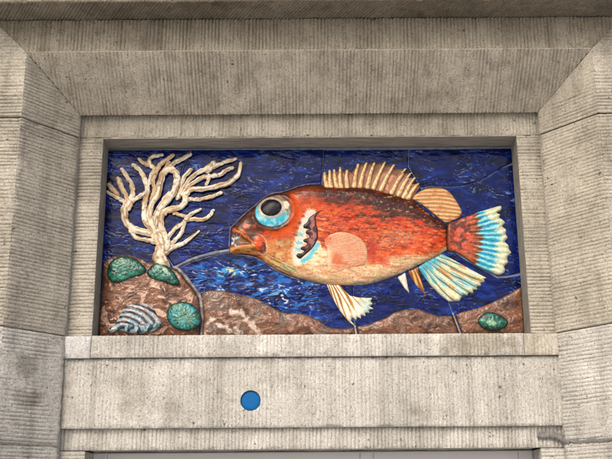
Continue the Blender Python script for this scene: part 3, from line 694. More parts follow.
for bi, (pts, rad) in enumerate(branches):
    c = catmull(pts, False, 10); tr = np.interp(np.linspace(0, len(rad)-1, len(c)), np.arange(len(rad)), rad)
    r = tr*1.1*(1 + .22*np.array([pn(i*.2, bi*3.3, 4) + .15*pn(i*.9, bi*1.3, 8) for i in range(len(c))]))
    c = c + .75*np.stack([[pn(i*.23, bi*2.1, 21) for i in range(len(c))], [pn(i*.23, bi*2.1, 27) for i in range(len(c))]], 1)
    d = np.gradient(c, axis=0); d /= np.maximum(np.linalg.norm(d, axis=1), 1e-6)[:, None]; nrm = np.stack([-d[:, 1], d[:, 0]], 1)
    lift = .008 + .005*(bi % 3)/2 + .006*(bi in (0, 8, 16))
    # rounded tip
    ext = [(c[-1]+d[-1]*r[-1]*q, r[-1]*math.sqrt(max(1-q*q, 0))) for q in (.5, .85, .999)]
    pre = [(c[0]-d[0]*r[0]*q, r[0]*math.sqrt(max(1-q*q, 0))) for q in (.999, .85, .5)]
    cc = np.concatenate([[q[0] for q in pre], c, [q[0] for q in ext]]); rr = np.concatenate([[q[1] for q in pre], r, [q[1] for q in ext]])
    nn = np.concatenate([np.repeat(nrm[:1], 3, 0), nrm, np.repeat(nrm[-1:], 3, 0)])
    K = 18; th = np.linspace(0, 2*np.pi, K, endpoint=False)
    uu = cc[:, None, 0] + nn[:, None, 0]*np.cos(th)*rr[:, None]; vv = cc[:, None, 1] + nn[:, None, 1]*np.cos(th)*rr[:, None]
    grv = 1 + .10*np.sin(th*5+bi)[None]*np.ones((len(cc), 1)) + .24*fbm(np.arange(len(cc))[:, None]*.07+bi*9, th[None]*2.6, 2, 6)
    Pt = at(uu, vv, -lift*.75); Pt[..., 1] = -(lift*.75) - np.sin(th)*rr[:, None]*KPX*.62*grv
    col = flat((240, 230, 206), uu)
    oc = ss(.0, .45, fbm(uu*.09, vv*.09, 3, 5)); col = mix(col, (208, 172, 120), .6*oc)
    col = mix(col, (242, 236, 220), .8*ss(.0, .4, fbm(uu*.12+5, vv*.12, 3, 9)))
    col = mix(col, (130, 98, 62), .7*ss(.3, .6, fbm(uu*.33, vv*.33, 3, 15)))
    col = mix(col, (150, 108, 64), .75*ss(-.05, .4, fbm(np.arange(len(cc))[:, None]*.05+bi*7, th[None]*2.2, 2, 31)))  # shade of the lengthwise crevices put in as brown streaks
    if bi in (2, 4, 9, 11, 12): col = mix(col, (190, 146, 92), np.full(uu.shape, .4))
    idx = nv + np.arange(len(cc)*K).reshape(len(cc), K); a, b = idx[:-1], idx[1:]
    FF.append(np.stack([a, b, np.roll(b, -1, 1), np.roll(a, -1, 1)], -1).reshape(-1, 4)); VV.append(Pt.reshape(-1, 3)); CC.append(lin(col.reshape(-1, 3), .8)); nv += len(cc)*K
make_mesh('coral', np.concatenate(VV), np.concatenate(FF), G_CORAL, relief, np.concatenate(CC))

# --- fish
top_line = [(231.6, 228.6), (236, 224.6), (241, 219), (248, 212.6), (256, 206.4), (264, 199), (272, 194.6), (282, 193), (290, 190.4), (298, 187.6), (308, 185.4), (320, 185), (332, 185.4), (342, 186.2), (360, 186), (375, 188.6), (390, 193), (402, 197), (412, 199.5), (420, 206), (432, 215.4), (440, 220.4), (447, 224.6)]
bot_line = [(447, 250), (440, 254.6), (432, 259), (418, 265.4), (403, 272.4), (390, 277.8), (375, 283), (363, 285.4), (350, 285.6), (338, 285.2), (325, 284.6), (312, 282), (300, 278.8), (290, 275.6), (280, 271.2), (267, 263.6), (259, 258.2), (250, 255.2), (240, 254.4), (231.6, 253.8), (229.8, 250.6), (230.2, 244), (230.6, 236)]
body_poly = catmull(top_line, False, 4).tolist() + catmull(bot_line, False, 4).tolist()
BP = np.array(body_poly)
TL_ = np.array(catmull(top_line, False, 4)); BL_ = np.array(catmull(bot_line[:-3], False, 4))[::-1]
def s_of(U, V):
    t_ = np.interp(U, TL_[:, 0], TL_[:, 1]); b_ = np.interp(U, BL_[:, 0], BL_[:, 1]); return (V-t_)/np.maximum(b_-t_, 1)
up_lip = [(231.4, 229.4), (238, 231.4), (245, 236), (252, 243), (257, 249)]
lo_lip = [(230.4, 250.4), (236, 248.4), (243, 247), (249, 246.4), (254, 246.2)]
mouth_poly = np.array([(229, 231.5), (234, 232), (241, 235.3), (247, 238.6), (252.5, 243.2), (249, 244.6), (242, 245.2), (236, 246.6), (229, 248)])
def ell(U, V, x, y, a, b, ang):
    ca, sa = math.cos(ang), math.sin(ang); dx, dy = U-x, V-y; return np.hypot((dx*ca+dy*sa)/a, (-dx*sa+dy*ca)/b)
EYE = (273.2, 211.6, 18.6, 15.4, -.22)
def body_base(U, V, sd):
    h = -.004 + pillow(sd, .027, 15)
    e_ = ell(U, V, *EYE); h = h + .006*np.exp(-((e_-1.15)/.18)**2)             # swollen rim of the eye socket
    h = h + .005*np.exp(-(line_dist(U, V, lo_lip)/2.6)**2) + .004*np.exp(-(line_dist(U, V, up_lip)/2.0)**2)
    ms = sdf(U, V, mouth_poly); h = h - .006*ss(-.5, 2.5, ms)
    h = h + .006*np.exp(-(ell(U, V, 260, 244.5, 5.5, 9.5, -.35)/.9)**4)
    return np.maximum(h, -.004)
def body_h(U, V, sd):
    h = body_base(U, V, sd); s = s_of(U, V)
    # scales: fine overlapping texture on the flank
    a = U*.62 + 3*fbm(U*.05, V*.05, 2, 3); b_ = V*.8 + (U-380)*.09
    scl = np.cos(a)*np.cos(b_ + (np.floor(a/np.pi) % 2)*1.57)
    h = h + ss(318, 335, U)*(.00035*scl) + .0009*fbm(U*.07, V*.18, 2, 7)*ss(0, 3, sd) + .00015*fbm(U*.6, V*.6, 2, 8)
    return h
def body_c(U, V, sd):
    s = s_of(U, V); x = U; y = V - (U-380)*.08
    n1 = fbm(x*.035, y*.10, 4, 2); n2 = fbm(x*.10, y*.22, 4, 4); n3 = fbm(x*.4, y*.5, 3, 6)
    sj = s + .10*n1 + .05*n2
    c = flat((200, 62, 18), U)
    c = mix(c, (226, 100, 34), .8*ss(.0, .4, fbm(x*.05+2, y*.12, 4, 8)))
    c = mix(c, (208, 78, 48), .8*ss(.3, .5, sj)*ss(-.05, .35, fbm(x*.04+6, y*.07, 3, 10)))
    c = mix(c, (136, 38, 18), .75*ss(.1, .45, n2))
    # tan speckled patch behind the pectoral fin
    pt = ss(1.0, .5, ell(U, V, 395, 238, 26, 11, -.12) + .4*n2)
    c = mix(c, (200, 150, 104), .75*pt*ss(-.3, .15, n3)); c = mix(c, (110, 70, 78), .7*pt*ss(.2, .45, n3))
    # belly
    bel = ss(.70, .84, sj - .10*ss(380, 440, U) + .06*ss(330, 350, U)*ss(380, 360, U))
    belc = mix(flat((224, 168, 124), U), (216, 178, 132), ss(-.1, .3, n1)); belc = mix(belc, (246, 216, 170), .7*ss(.05, .35, n2))
    belc = mix(belc, (150, 128, 100), .6*ss(.3, .55, n3))
    c = mix(c, belc, bel)
    c = mix(c, (96, 130, 158), .55*ss(.94, .985, s + .03*n2)*ss(345, 360, U)*ss(400, 375, U))
    c = mix(c, (150, 128, 106), .6*ss(.93, .99, s)*ss(340, 320, U))
    # dark saddle along the back
    bk_ = ss(.25, .09, s + .13*n1 + .10*n2 - .10*ss(355, 400, U)*ss(445, 430, U) + .13*ss(345, 300, U))
    bkc = mix(flat((62, 32, 24), U), (112, 44, 28), ss(.05, .4, n2)); bkc = mix(bkc, (40, 24, 20), ss(.1, .4, n3))
    c = mix(c, bkc, .95*bk_)
    c = mix(c, (66, 34, 26), .8*ss(.22, .42, fbm(x*.06+3, y*.18, 4, 21))*ss(.55, .25, s)*ss(320, 340, U))
    c = mix(c, (170, 150, 90), .8*ss(.42, .55, fbm(x*.16, y*.3, 3, 25))*bk_*ss(340, 370, U))
    c = mix(c, (226, 128, 66), .6*ss(.25, .5, fbm(x*.12, y*.35, 3, 27))*ss(.3, .45, s)*(1-bel))
    sk = fbm(x*.09 + 1.5*n1, y*.42, 3, 91); c = mix(c, (92, 34, 24), .6*ss(.28, .46, sk)*(1-bel)*ss(.75, .6, s))
    sk2 = fbm(x*.11, y*.5, 3, 93); c = mix(c, (232, 138, 78), .4*ss(.26, .45, sk2)*(1-bel)*ss(.12, .25, s)); c = mix(c, (240, 196, 160), .4*ss(.4, .55, fbm(x*.14, y*.6, 3, 95))*ss(.2, .35, s))
    c = mix(c, (150, 104, 74), .4*bel*ss(.25, .4, fbm(x*.06, y*.5, 3, 96))); c = mix(c, (244, 222, 186), .4*bel*ss(.22, .4, fbm(x*.07+4, y*.5, 3, 98)))
    # ---- head
    hd = ss(322, 306, U + .22*(V-215))
    hc = flat((188, 68, 22), U)
    hc = mix(hc, (92, 44, 28), ss(.05, .4, n2))
    hc = mix(hc, (216, 92, 28), .9*ss(.0, .35, fbm(x*.08, y*.09, 4, 31)))
    hc = mix(hc, (92, 42, 26), .85*ss(.22, .04, s + .10*n1)*ss(262, 285, U))
    sn = ss(268, 256, U + .3*(V-225)); hc = mix(hc, mix(flat((84, 46, 30), U), (112, 62, 38), ss(0, .4, n2)), sn)
    for (bx, by, ba, bb) in ((246, 226, 4.6, 3.2), (242.5, 231.5, 5, 2.2), (254.5, 226.5, 2.4, 3), (293, 196, 4.5, 2.4)):
        hc = mix(hc, (220, 84, 20), .9*ss(1, .5, ell(U, V, bx, by, ba, bb, .4)+.3*n3))
    e_ = ell(U, V, *EYE); aa = np.arctan2(V-EYE[1], U-EYE[0])
    hc = mix(hc, (226, 84, 18), .92*ss(1.85, 1.35, e_ + .25*n1)*ss(-1.0, -.3, aa)*ss(2.2, 1.5, aa))
    hc = mix(hc, (66, 36, 28), .9*ss(1.32, 1.12, e_ + .12*n2)*(1 - .75*ss(-1.0, -.4, aa)*ss(1.0, .3, aa)))
    cheek = ss(236, 250, V + .2*(U-270) + 8*n1)
    hc = mix(hc, mix(flat((198, 130, 70), U), (222, 182, 118), ss(-.1, .3, n2)), .9*cheek*ss(258, 268, U))
    hc = mix(hc, (150, 86, 46), .6*cheek*ss(.15, .45, fbm(x*.2, y*.1, 3, 37)))
    jaw = ss(243.5, 247, V)*ss(266, 252, U)
    hc = mix(hc, mix(flat((190, 126, 66), U), (110, 66, 36), ss(.0, .35, fbm(x*.08, y*.5, 3, 39))), jaw)
    ul = ss(3.0, 1.4, line_dist(U, V, up_lip)); hc = mix(hc, mix(flat((200, 104, 48), U), (112, 58, 32), ss(-.05, .3, n3)), .9*ul)
    ll = ss(2.6, 1.2, line_dist(U, V, lo_lip)); hc = mix(hc, (214, 146, 84), .85*ll)
    mx = ell(U, V, 260.2, 244.5, 5.6, 9.6, -.35) + .12*n2; hc = mix(hc, mix(flat((216, 84, 34), U), (104, 56, 50), ss(.0, .5, n2 + (U-260)*.08 + (V-246)*.04)), ss(1.0, .85, mx))
    hc = mix(hc, (206, 186, 176), .85*np.exp(-((mx-1.12)/.09)**2)*ss(254, 262, U))
    mm = sdf(U, V, mouth_poly); mi = mix(flat((128, 82, 48), U), (196, 206, 214), ss(.0, .3, fbm(x*.2, y*.16, 3, 44))*ss(243, 236, U)); mi = mix(mi, (40, 96, 150), ss(.25, .45, fbm(x*.25+4, y*.2, 3, 46))*ss(241, 235, U))
    hc = mix(hc, mi, ss(-.4, .8, mm))
    chin = ss(.86, .93, s + .02*n2)*ss(262, 275, U); hc = mix(hc, (196, 158, 110), .8*chin)
    hc = mix(hc, (70, 150, 100), .85*ss(1, .4, ell(U, V, 288, 268, 11, 2.2, .36)+.4*n3)); hc = mix(hc, (232, 196, 92), .8*ss(1, .4, ell(U, V, 276, 262, 6, 2.4, .6)+.3*n3))
    c = mix(c, hc, hd)
    # streaked cream under the jaw
    ck = ss(1.05, .6, ell(U, V, 283, 267, 26, 8, .52) + .5*n2); c = mix(c, (232, 204, 158), .7*ck*ss(-.25, .2, fbm(x*.05, (y - .5*U)*.3, 3, 83)))
    c = mix(c, (110, 66, 44), .6*ck*ss(.2, .4, fbm(x*.07, (y - .5*U)*.4, 3, 85)))
    c = mix(c, (96, 40, 24), .8*ss(1, .5, ell(U, V, 262, 228, 13, 5, -.2) + .5*n2))
    c = mix(c, (176, 58, 40), .7*ss(1, .5, ell(U, V, 372, 250, 6, 13, -.1) + .4*n2))
    # white slip round the gill opening
    wl = line_dist(U, V, [(311, 214), (306, 222), (303, 232), (300, 243), (297, 254)])
    c = mix(c, (232, 222, 206), .95*ss(8.4, 5.2, wl + 1.6*n2)*ss(300, 296, V-600+345+U*0)*1.0 if False else .92*ss(6.6, 2.6, wl + 3.0*n2 - .9))
    wl2 = line_dist(U, V, [(297, 261), (304, 259), (311, 253), (317, 246)])
    c = mix(c, (234, 226, 206), .92*ss(6.0, 2.5, wl2 + 2.4*n2 - .6))
    op = ell(U, V, 317, 256, 12.5, 10.5, -.2) + .2*n1; c = mix(c, mix(flat((240, 224, 184), U), (212, 166, 112), ss(.05, .4, n2)), .95*ss(1.1, .7, op))
    c = mix(c, (96, 196, 214), .9*ss(3.6, .8, line_dist(U, V, [(303, 261), (309, 257.5), (314.6, 249), (317.4, 244.5)]) + .9*n3))
    for (bx, by) in ((300.5, 234.5), (299.4, 243), (297.6, 249)): c = mix(c, (96, 184, 200), .8*ss(1.15, .2, ell(U, V, bx, by, 4.8, 2.4, .3)+.5*n3))
    c = mix(c, (214, 112, 74), .0*op)
    # pale streaks fanning back from the gill tip
    fan = ss(330, 318, U)*ss(316, 321, U)*ss(212, 216, V)*ss(236, 228, V); c = mix(c, (236, 214, 190), .7*fan*ss(.1, .4, fbm(x*.1, y*.35, 2, 53)))
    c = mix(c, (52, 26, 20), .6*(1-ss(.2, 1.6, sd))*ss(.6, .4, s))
    return c
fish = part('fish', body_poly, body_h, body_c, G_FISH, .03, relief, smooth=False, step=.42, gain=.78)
def over(extra, edge=-.0015, R=2.5):
    def f(U, V, sd):
        sb = sdf(U, V, BP); return body_base(U, V, np.maximum(sb, 0)) + edge + (extra(U, V, sd) if callable(extra) else pillow(sd, extra, R))
    return f
def ellipse(x, y, a, b, ang, n=40):
    q = np.linspace(0, 2*np.pi, n, endpoint=False); ca, sa = math.cos(ang), math.sin(ang)
    return [(x + a*math.cos(k)*ca - b*math.sin(k)*sa, y + a*math.cos(k)*sa + b*math.sin(k)*ca) for k in q]
# eye: ball, pupil
PUP = (271.2, 207.6, 10.6, 8.3, -.12)
def eye_h(U, V, sd): return pillow(sd, .012, 16) + .0006*fbm(U*.15, V*.15, 3, 3)
def eye_c(U, V, sd):
    n = fbm(U*.12, V*.12, 3, 3); n2 = fbm(U*.3, V*.3, 3, 5); p = ell(U, V, *PUP); q = (V-EYE[1]) - .25*(U-EYE[0])
    c = flat((166, 146, 120), U)
    c = mix(c, (206, 194, 168), .8*ss(0, .4, n)); c = mix(c, (112, 88, 66), .75*ss(-.1, .35, n2)*ss(2, -6, q)); c = mix(c, (236, 224, 196), .85*ss(1.0, .5, ell(U, V, 287, 204, 4.5, 7.5, .5)+.3*n2))
    c = mix(c, (64, 180, 206), ss(-6.5, -1, q + 5*n - .25*(U-273))*ss(1.22, 1.34, p)); c = mix(c, (150, 216, 222), .9*ss(.0, .3, n + .4*n2)*ss(-5, 2, q)*ss(1.25, 1.4, p))
    c = mix(c, (30, 140, 180), .8*ss(1.6, .4, sd + n2)*ss(2, 8, q))
    c = mix(c, (184, 172, 156), .85*np.exp(-((p-1.13)/.10)**2))
    c = mix(c, (120, 96, 80), .7*(1-ss(.2, 1.2, sd))); return c
eye = part('eye', ellipse(*EYE), over(eye_h), eye_c, G_EYE, .03, fish, step=.4, grain=.09)
def pup_c(U, V, sd):
    c = flat((22, 22, 28), U); c = mix(c, (48, 48, 58), ss(.1, .4, fbm(U*.2, V*.2, 3, 8))); return mix(c, (60, 50, 44), .6*(1-ss(.2, 1, sd)))
def pup_h(U, V, sd):
    se = (1-ell(U, V, *EYE))*EYE[3]; return pillow(se, .012, 16) + pillow(sd, .003, 3)
G_PUPIL = glaze('pupil_glaze', .22, .1, 90, 0, .12)
part('pupil', ellipse(*PUP), over(pup_h), pup_c, G_PUPIL, .03, fish, step=.4)
# gill opening: dark maroon comb of five lobes
gill_poly = [(325, 209.6), (319, 212.6), (316, 217.6), (316.4, 224), (318.2, 231.5), (317.4, 240), (312.6, 248), (306, 254), (300.4, 258.8), (296.4, 256.4), (297.4, 253.6), (302, 253), (304, 250.8), (300.6, 249.4), (301.4, 246.6), (306, 246), (306.6, 243.4), (303.4, 241.6), (304, 239), (308.8, 238), (309, 235.2), (305.8, 233.6), (306.2, 230.6), (309.8, 229.8), (308, 228.6), (303.6, 228.2), (303.6, 225), (307, 222), (309, 218), (313, 214.6), (318, 211.4)]
def gill_c(U, V, sd):
    n = fbm(U*.18, V*.18, 3, 4); c = flat((78, 38, 40), U); c = mix(c, (158, 100, 98), ss(-.15, .25, n)*ss(306, 310.5, U)*ss(1.0, 2.2, sd)); c = mix(c, (28, 20, 24), ss(309, 305.5, U + .3*(V-238)*.5)); c = mix(c, (170, 120, 112), .5*ss(.25, .5, fbm(U*.35, V*.25, 3, 9))*ss(309, 313, U))
    return mix(c, (30, 20, 22), .8*(1-ss(.1, 1.0, sd)))
part('gill', gill_poly, over(.006, -.0018, 2.2), gill_c, G_FISH, .03, fish, step=.35)
# pectoral fin
pec_poly = [(325.5, 262), (326.5, 253), (323.5, 243), (323.4, 238.2), (330, 233.4), (341, 231), (351.7, 232.8), (361, 237.5), (366.6, 245), (368.2, 254), (366.8, 262), (364.4, 266), (354, 268), (340, 272.8), (331, 270.4), (327, 267.4)]
def ray_ang(U, V, x, y): return np.arctan2(V-y, U-x), np.hypot(U-x, V-y)
def pec_h(U, V, sd):
    a, r = ray_ang(U, V, 282, 258); return .0021*ss(0, 2.5, sd) + pillow(sd, .0045, 4)*ss(328, 348, U)*ss(272, 258, V) + .00022*np.cos(a*260 + .8*fbm(U*.1, V*.1, 2, 3))*ss(.5, 3, sd)
def pec_c(U, V, sd):
    a, r = ray_ang(U, V, 282, 258); n = fbm(U*.1, V*.1, 3, 5); st = np.cos(a*260 + .8*fbm(U*.1, V*.1, 2, 3)); n3 = fbm(r*.06, a*70, 3, 7)
    c = flat((214, 148, 112), U); c = mix(c, (226, 174, 136), ss(-.1, .35, n3)); c = mix(c, (176, 106, 76), .4*ss(.2, .9, st))
    c = mix(c, (204, 104, 62), .85*ss(1, .45, ell(U, V, 338, 261, 13, 7, .5) + .5*n + .25*n3)); c = mix(c, (226, 186, 148), .5*ss(362, 368, U + 2*n))
    c = mix(c, (234, 210, 170), .9*ss(334, 327, U + 3*n)*ss(244, 252, V)*ss(268, 264, V)); c = mix(c, (204, 104, 72), .8*ss(334, 325, U + 3*n)*ss(246, 240, V))
    return mix(c, (128, 52, 36), .85*(1-ss(.2, 1.5, sd))*ss(262, 246, V)*ss(326, 332, U))
part('pectoral_fin', pec_poly, over(pec_h), pec_c, G_FISH, .03, fish, step=.42)

# spiny dorsal fin
bases = [(327, 187), (331, 187), (337, 187.4), (341, 187), (347, 187), (354, 186.2), (360, 186.6), (367.5, 186.8), (373.5, 187.6), (381, 189.4), (391.5, 192.6), (398.6, 194.8), (403.6, 197.2), (408, 198.8)]
tips = [(324.6, 172), (329.6, 169.6), (334, 169), (340.3, 166.6), (347.2, 169.4), (358.4, 163.2), (366.8, 162), (374.6, 162), (385.8, 161.2), (394.6, 164), (406.4, 168), (411.5, 172.4), (415.4, 177), (418.6, 183)]
dors_poly = [(322.4, 189), (322, 180), (322.4, 174)]
for i, tp in enumerate(tips):
    dors_poly += [(tp[0]-1.1, tp[1]+.4), (tp[0]+.9, tp[1]+.3)]
    if i < len(tips)-1:
        nx = tips[i+1]; k = .5; my = max(tp[1], nx[1]) + (3.2 if i < 5 else 1.5 if i < 9 else .9); bx = bases[i][0]*.2+bases[i+1][0]*.2 + (tp[0]+nx[0])*.3
        dors_poly += [(bx, my)]
dors_poly += [(419.5, 188), (415, 195), (411.5, 201), (404, 200), (390, 196), (375, 192), (360, 190), (342, 190)]
def spine_f(U, V):
    D = np.full(U.shape, 99.0); Tt = np.zeros(U.shape)
    for bse, tp in zip(bases, tips):
        m_ = ((bse[0]+tp[0])/2 - .9, (bse[1]+tp[1])/2 - .2)
        for p, q, o in ((bse, m_, 0), (m_, tp, .5)):
            d, t_ = seg_dist(U, V, np.array(p), np.array(q)); t_ = o + t_*.5; d = d/(2.2 - .95*t_)
            k = d < D; D = np.where(k, d, D); Tt = np.where(k, t_, Tt)
    return D, Tt
def dors_h(U, V, sd):
    D, t_ = spine_f(U, V); return -.004 + pillow(sd, .012, 3) + .0055*np.exp(-D**2*1.1)
def dors_c(U, V, sd):
    D, t_ = spine_f(U, V); n = fbm(U*.16, V*.16, 3, 3); n2 = fbm(U*.4, V*.3, 3, 6)
    c = flat((182, 116, 82), U); c = mix(c, (216, 158, 120), ss(-.1, .35, n)*ss(168, 178, V)); c = mix(c, (112, 74, 50), .75*ss(176, 168, V - ss(370, 410, U)*6 + 4*n))
    c = mix(c, (214, 196, 176), .6*ss(.15, .4, n2)*ss(178, 172, V)*ss(350, 340, U)); c = mix(c, (84, 52, 62), .7*ss(.2, .45, n2)*ss(350, 335, U))
    c = mix(c, (104, 66, 46), .7*np.exp(-((D-1.35)/.45)**2))
    c = mix(c, mix(flat((240, 214, 158), U), (206, 158, 100), ss(0, .5, n2)), ss(1.1, .6, D)); return c
part('dorsal_fin', dors_poly, dors_h, dors_c, G_FISH, .01, fish, step=.36, smooth=False)
# soft dorsal fin
sdp = [(411.5, 198.5), (416, 193.6), (422, 189.8), (431.7, 187.3), (443, 188), (450, 192), (456, 199.6), (460.4, 207), (462.4, 212.6), (459.4, 217.8), (453, 221), (445.4, 223), (436, 216.5), (426, 208.4), (418, 203)]
def soft_ph(U, V):   # ribs rise from the base line and bend back to the trailing edge
    x = (U-428)*math.cos(.62) + (V-205)*math.sin(.62); y = -(U-428)*math.sin(.62) + (V-205)*math.cos(.62)
    return V - .008*(U-438)**2*.6 - .05*(U-438) + .9*fbm(U*.04, V*.05, 2, 4), x
def soft_h(U, V, sd):
    p, x = soft_ph(U, V); return -.004 + pillow(sd, .012, 4) + .0013*np.cos(p*1.62)*ss(.3, 2, sd)
def soft_c(U, V, sd):
    p, x = soft_ph(U, V); n = fbm(U*.12, V*.12, 3, 3); s_ = np.cos(p*1.62); c = flat((206, 150, 98), U); c = mix(c, (232, 192, 136), ss(.1, .8, s_)); c = mix(c, (164, 106, 68), .6*ss(-.55, -1, s_)); c = mix(c, (180, 120, 78), .5*ss(.1, .4, n))
    return mix(c, (92, 58, 40), .8*(1-ss(.2, 1.2, sd)))
part('soft_dorsal_fin', sdp, soft_h, soft_c, G_FISH, .012, fish, step=.4)
# tail
tail_poly = [(447.6, 224.8), (455, 221.6), (462, 218), (471, 214.6), (480, 211.2), (490, 208.4), (500, 205.6), (501.8, 207.5), (501, 210.8), (497, 212.6), (500.6, 214.6), (499.6, 217.6), (502.6, 219.6), (505.4, 223), (502.6, 226.4), (506.4, 229.6), (506, 234), (508, 238), (505, 241.6), (508.6, 245), (509.4, 249.4), (511.6, 253), (508.6, 256), (507.6, 259.4), (508.4, 263), (504.6, 266.4), (505.4, 270), (503.4, 273.6), (498, 275.2), (490, 272.4), (481.7, 269), (472, 263), (463, 256.4), (455, 252), (447.6, 250)]
def tail_ar(U, V): return np.arctan2(V-238, U-418), np.hypot(U-418, (V-238))
def tail_st(U, V):
    a, r = tail_ar(U, V); return np.cos(a*92 + 2.2*fbm(U*.03, V*.09, 3, 4))
def tail_h(U, V, sd):
    a, r = tail_ar(U, V); return -.004 + pillow(sd, .014, 4) + .0011*tail_st(U, V)*ss(42, 62, r)*ss(.2, 2, sd) + .0012*fbm(U*.2, V*.2, 3, 5) + .006*ss(40, 30, r)
def tail_c(U, V, sd):
    a, r = tail_ar(U, V); st = tail_st(U, V); n = fbm(U*.1, V*.13, 4, 3); n2 = fbm(U*.25, V*.25, 3, 7); rj = r + 3*n + 1.2*st + 4.5*fbm(a*15, r*.02, 3, 9)
    c = flat((192, 80, 52), U); c = mix(c, (216, 112, 80), .7*ss(.0, .35, n2)); c = mix(c, (98, 54, 50), .9*ss(.02, .3, n)); c = mix(c, (124, 58, 36), ss(38, 31, r + 3*n2)); c = mix(c, (190, 118, 70), .85*ss(248, 258, V + .3*(460-U) + 5*n)*ss(34, 42, r))
    c = mix(c, (116, 60, 36), ss(54, 60, rj + 2*n2)); c = mix(c, (206, 140, 84), .55*ss(56, 60, rj)*ss(.1, .7, st))
    tq = mix(flat((52, 168, 200), U), (150, 214, 214), ss(-.1, .7, st + .8*n2)); tq = mix(tq, (28, 118, 160), .7*ss(-.5, -.95, st)); c = mix(c, tq, ss(61, 65, rj))
    cr = mix(flat((222, 220, 178), U), (236, 230, 204), ss(0, .4, n2)); cr = mix(cr, (160, 190, 180), .5*ss(-.3, -.9, st)); c = mix(c, cr, ss(76, 84, rj - 6*ss(222, 212, V) + ss(225, 212, V)*16))
    return mix(c, (70, 50, 40), .55*(1-ss(.1, 1.0, sd))*ss(70, 60, r))
part('tail_fin', tail_poly, tail_h, tail_c, G_FISH, .012, fish, step=.4, sub=3)
# anal fin
anal_poly = [(417.6, 267.4), (425, 262), (433, 257.6), (441.6, 253.6), (449, 257), (457, 261.4), (468, 267.6), (478, 273), (487, 277.8), (484.4, 279.6), (485, 282), (480.8, 283), (481.4, 286), (477.2, 286.8), (477.6, 290), (473.6, 290.2), (473.4, 293.4), (469, 293), (467.6, 296), (463.4, 295), (461.6, 298), (459.6, 301.4), (448.6, 302), (442, 297), (436.4, 291.6), (430, 285), (424.6, 278)]
def fan_st(U, V, x, y, k, bend=0.0):
    a, r = ray_ang(U, V, x, y); return np.cos((a + bend*r)*k + 1.7*fbm(a*7, r*.015, 3, 14)), r, a
def anal_h(U, V, sd):
    st, r, a = fan_st(U, V, 400, 232, 72, .0022); return -.004 + pillow(sd, .012, 4) + .0012*st*ss(.2, 2, sd)
def anal_c(U, V, sd):
    st, r, a = fan_st(U, V, 400, 232, 72, .0022); n = fbm(r*.05, a*12, 3, 3); n2 = fbm(r*.07+4, a*16, 3, 5)
    c = mix(flat((218, 212, 172), U), (150, 206, 204), ss(-.05, .3, n)); c = mix(c, (62, 172, 204), .9*ss(56, 44, r + 10*n2)); c = mix(c, (56, 160, 206), .9*ss(1, .5, ell(U, V, 462, 283.6, 9.5, 2.6, .42)+.3*n)); c = mix(c, (70, 176, 204), .7*ss(1, .5, ell(U, V, 434, 281, 6, 2.2, .85)+.3*n))
    c = mix(c, (186, 116, 46), .85*ss(1, .5, ell(U, V, 446, 274, 13, 2.2, .62)+.35*n2)); c = mix(c, (176, 112, 50), .8*ss(1, .5, ell(U, V, 457, 272, 12, 2.2, .55)+.35*n2)); c = mix(c, (200, 140, 72), .6*ss(.15, .4, n2)*ss(60, 75, r)*ss(100, 90, r))
    c = mix(c, (90, 90, 70), .8*ss(-.6, -1, st)); c = mix(c, (238, 232, 200), .8*ss(.5, 1, st)*ss(50, 70, r)); c = mix(c, (228, 220, 160), .7*ss(88, 100, r)); return mix(c, (226, 216, 176), .7*(1-ss(.1, 1, sd)))
part('anal_fin', anal_poly, anal_h, anal_c, G_FISH, .010, fish, step=.4, smooth=False)
def thin(col, col2, x, y, k):
    def f(U, V, sd):
        st, r, a = fan_st(U, V, x, y, k); c = mix(flat(col, U), col2, ss(.1, .8, st)); return mix(c, (110, 80, 46), .5*(1-ss(.1, .8, sd)))
    return f
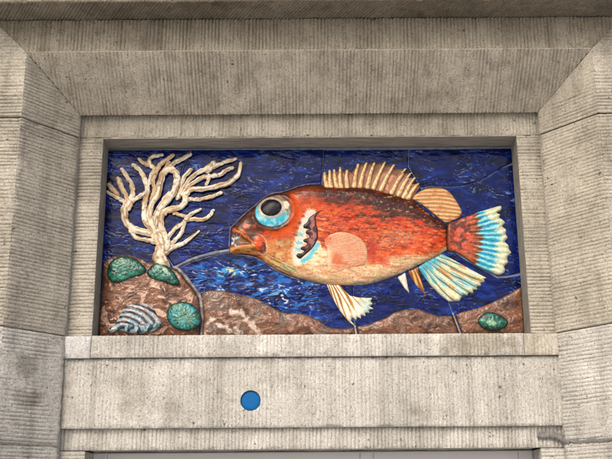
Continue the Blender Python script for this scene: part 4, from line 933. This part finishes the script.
part('fin_spine', [(397.6, 277.6), (401, 275), (405.4, 272.8), (407, 280), (408.4, 287), (409.6, 293.4), (406.6, 291), (403.4, 287.4), (400.4, 282.4)], lambda U, V, sd: -.004 + pillow(sd, .010, 2.2), thin((216, 210, 188), (240, 236, 222), 398, 255, 60), G_FISH, .006, fish, step=.35)
part('fin_spine', [(408.6, 271.2), (413, 269.4), (417.8, 267.2), (419, 273), (421.4, 279.4), (423.6, 287), (426.4, 297.4), (421.6, 291.6), (415.4, 285), (411.4, 278.4)], lambda U, V, sd: -.004 + pillow(sd, .010, 2.6) + .001*np.cos((U-V*.25)*1.9), thin((150, 88, 34), (222, 176, 106), 402, 240, 60), G_FISH, .006, fish, step=.35)
# pelvic fin
pel_poly = [(325.6, 283.6), (333, 284.4), (340, 284.6), (344, 290), (350, 295.4), (358, 297.2), (366, 297.6), (373, 297.8), (371, 301.4), (373.4, 304), (370.4, 306.4), (374.4, 309), (369, 310.4), (370, 313.4), (365.4, 313), (366, 316.6), (361.4, 315.8), (361.4, 319.4), (357.4, 317.6), (356.6, 321), (352, 317.6), (351.4, 321), (353.6, 323.4), (355.4, 327), (350, 323.2), (345, 317.8), (340, 311.6), (335.6, 304.4), (331.4, 296.6), (328, 289)]
def pel_h(U, V, sd):
    st, r, a = fan_st(U, V, 322, 268, 58, -.0035); return -.004 + pillow(sd, .012, 4) + .0013*st*ss(.2, 2, sd)
def pel_c(U, V, sd):
    st, r, a = fan_st(U, V, 322, 268, 58, -.0035); n = fbm(r*.06, a*10, 3, 3); c = flat((206, 148, 66), U)
    c = mix(c, (240, 234, 214), ss(-.5, .1, st + (r-34)*.03 + .6*n)); c = mix(c, (224, 196, 110), .8*ss(296, 302, V)*ss(305, 298, V)*ss(352, 360, U)); c = mix(c, (180, 214, 214), .6*ss(44, 54, r + 8*n)*ss(.9, .7, a)); c = mix(c, (120, 76, 34), .8*ss(-.55, -1, st)*ss(60, 30, r))
    return mix(c, (226, 200, 150), .6*(1-ss(.1, 1, sd)))
part('pelvic_fin', pel_poly, pel_h, pel_c, G_FISH, .010, fish, step=.36, smooth=False)
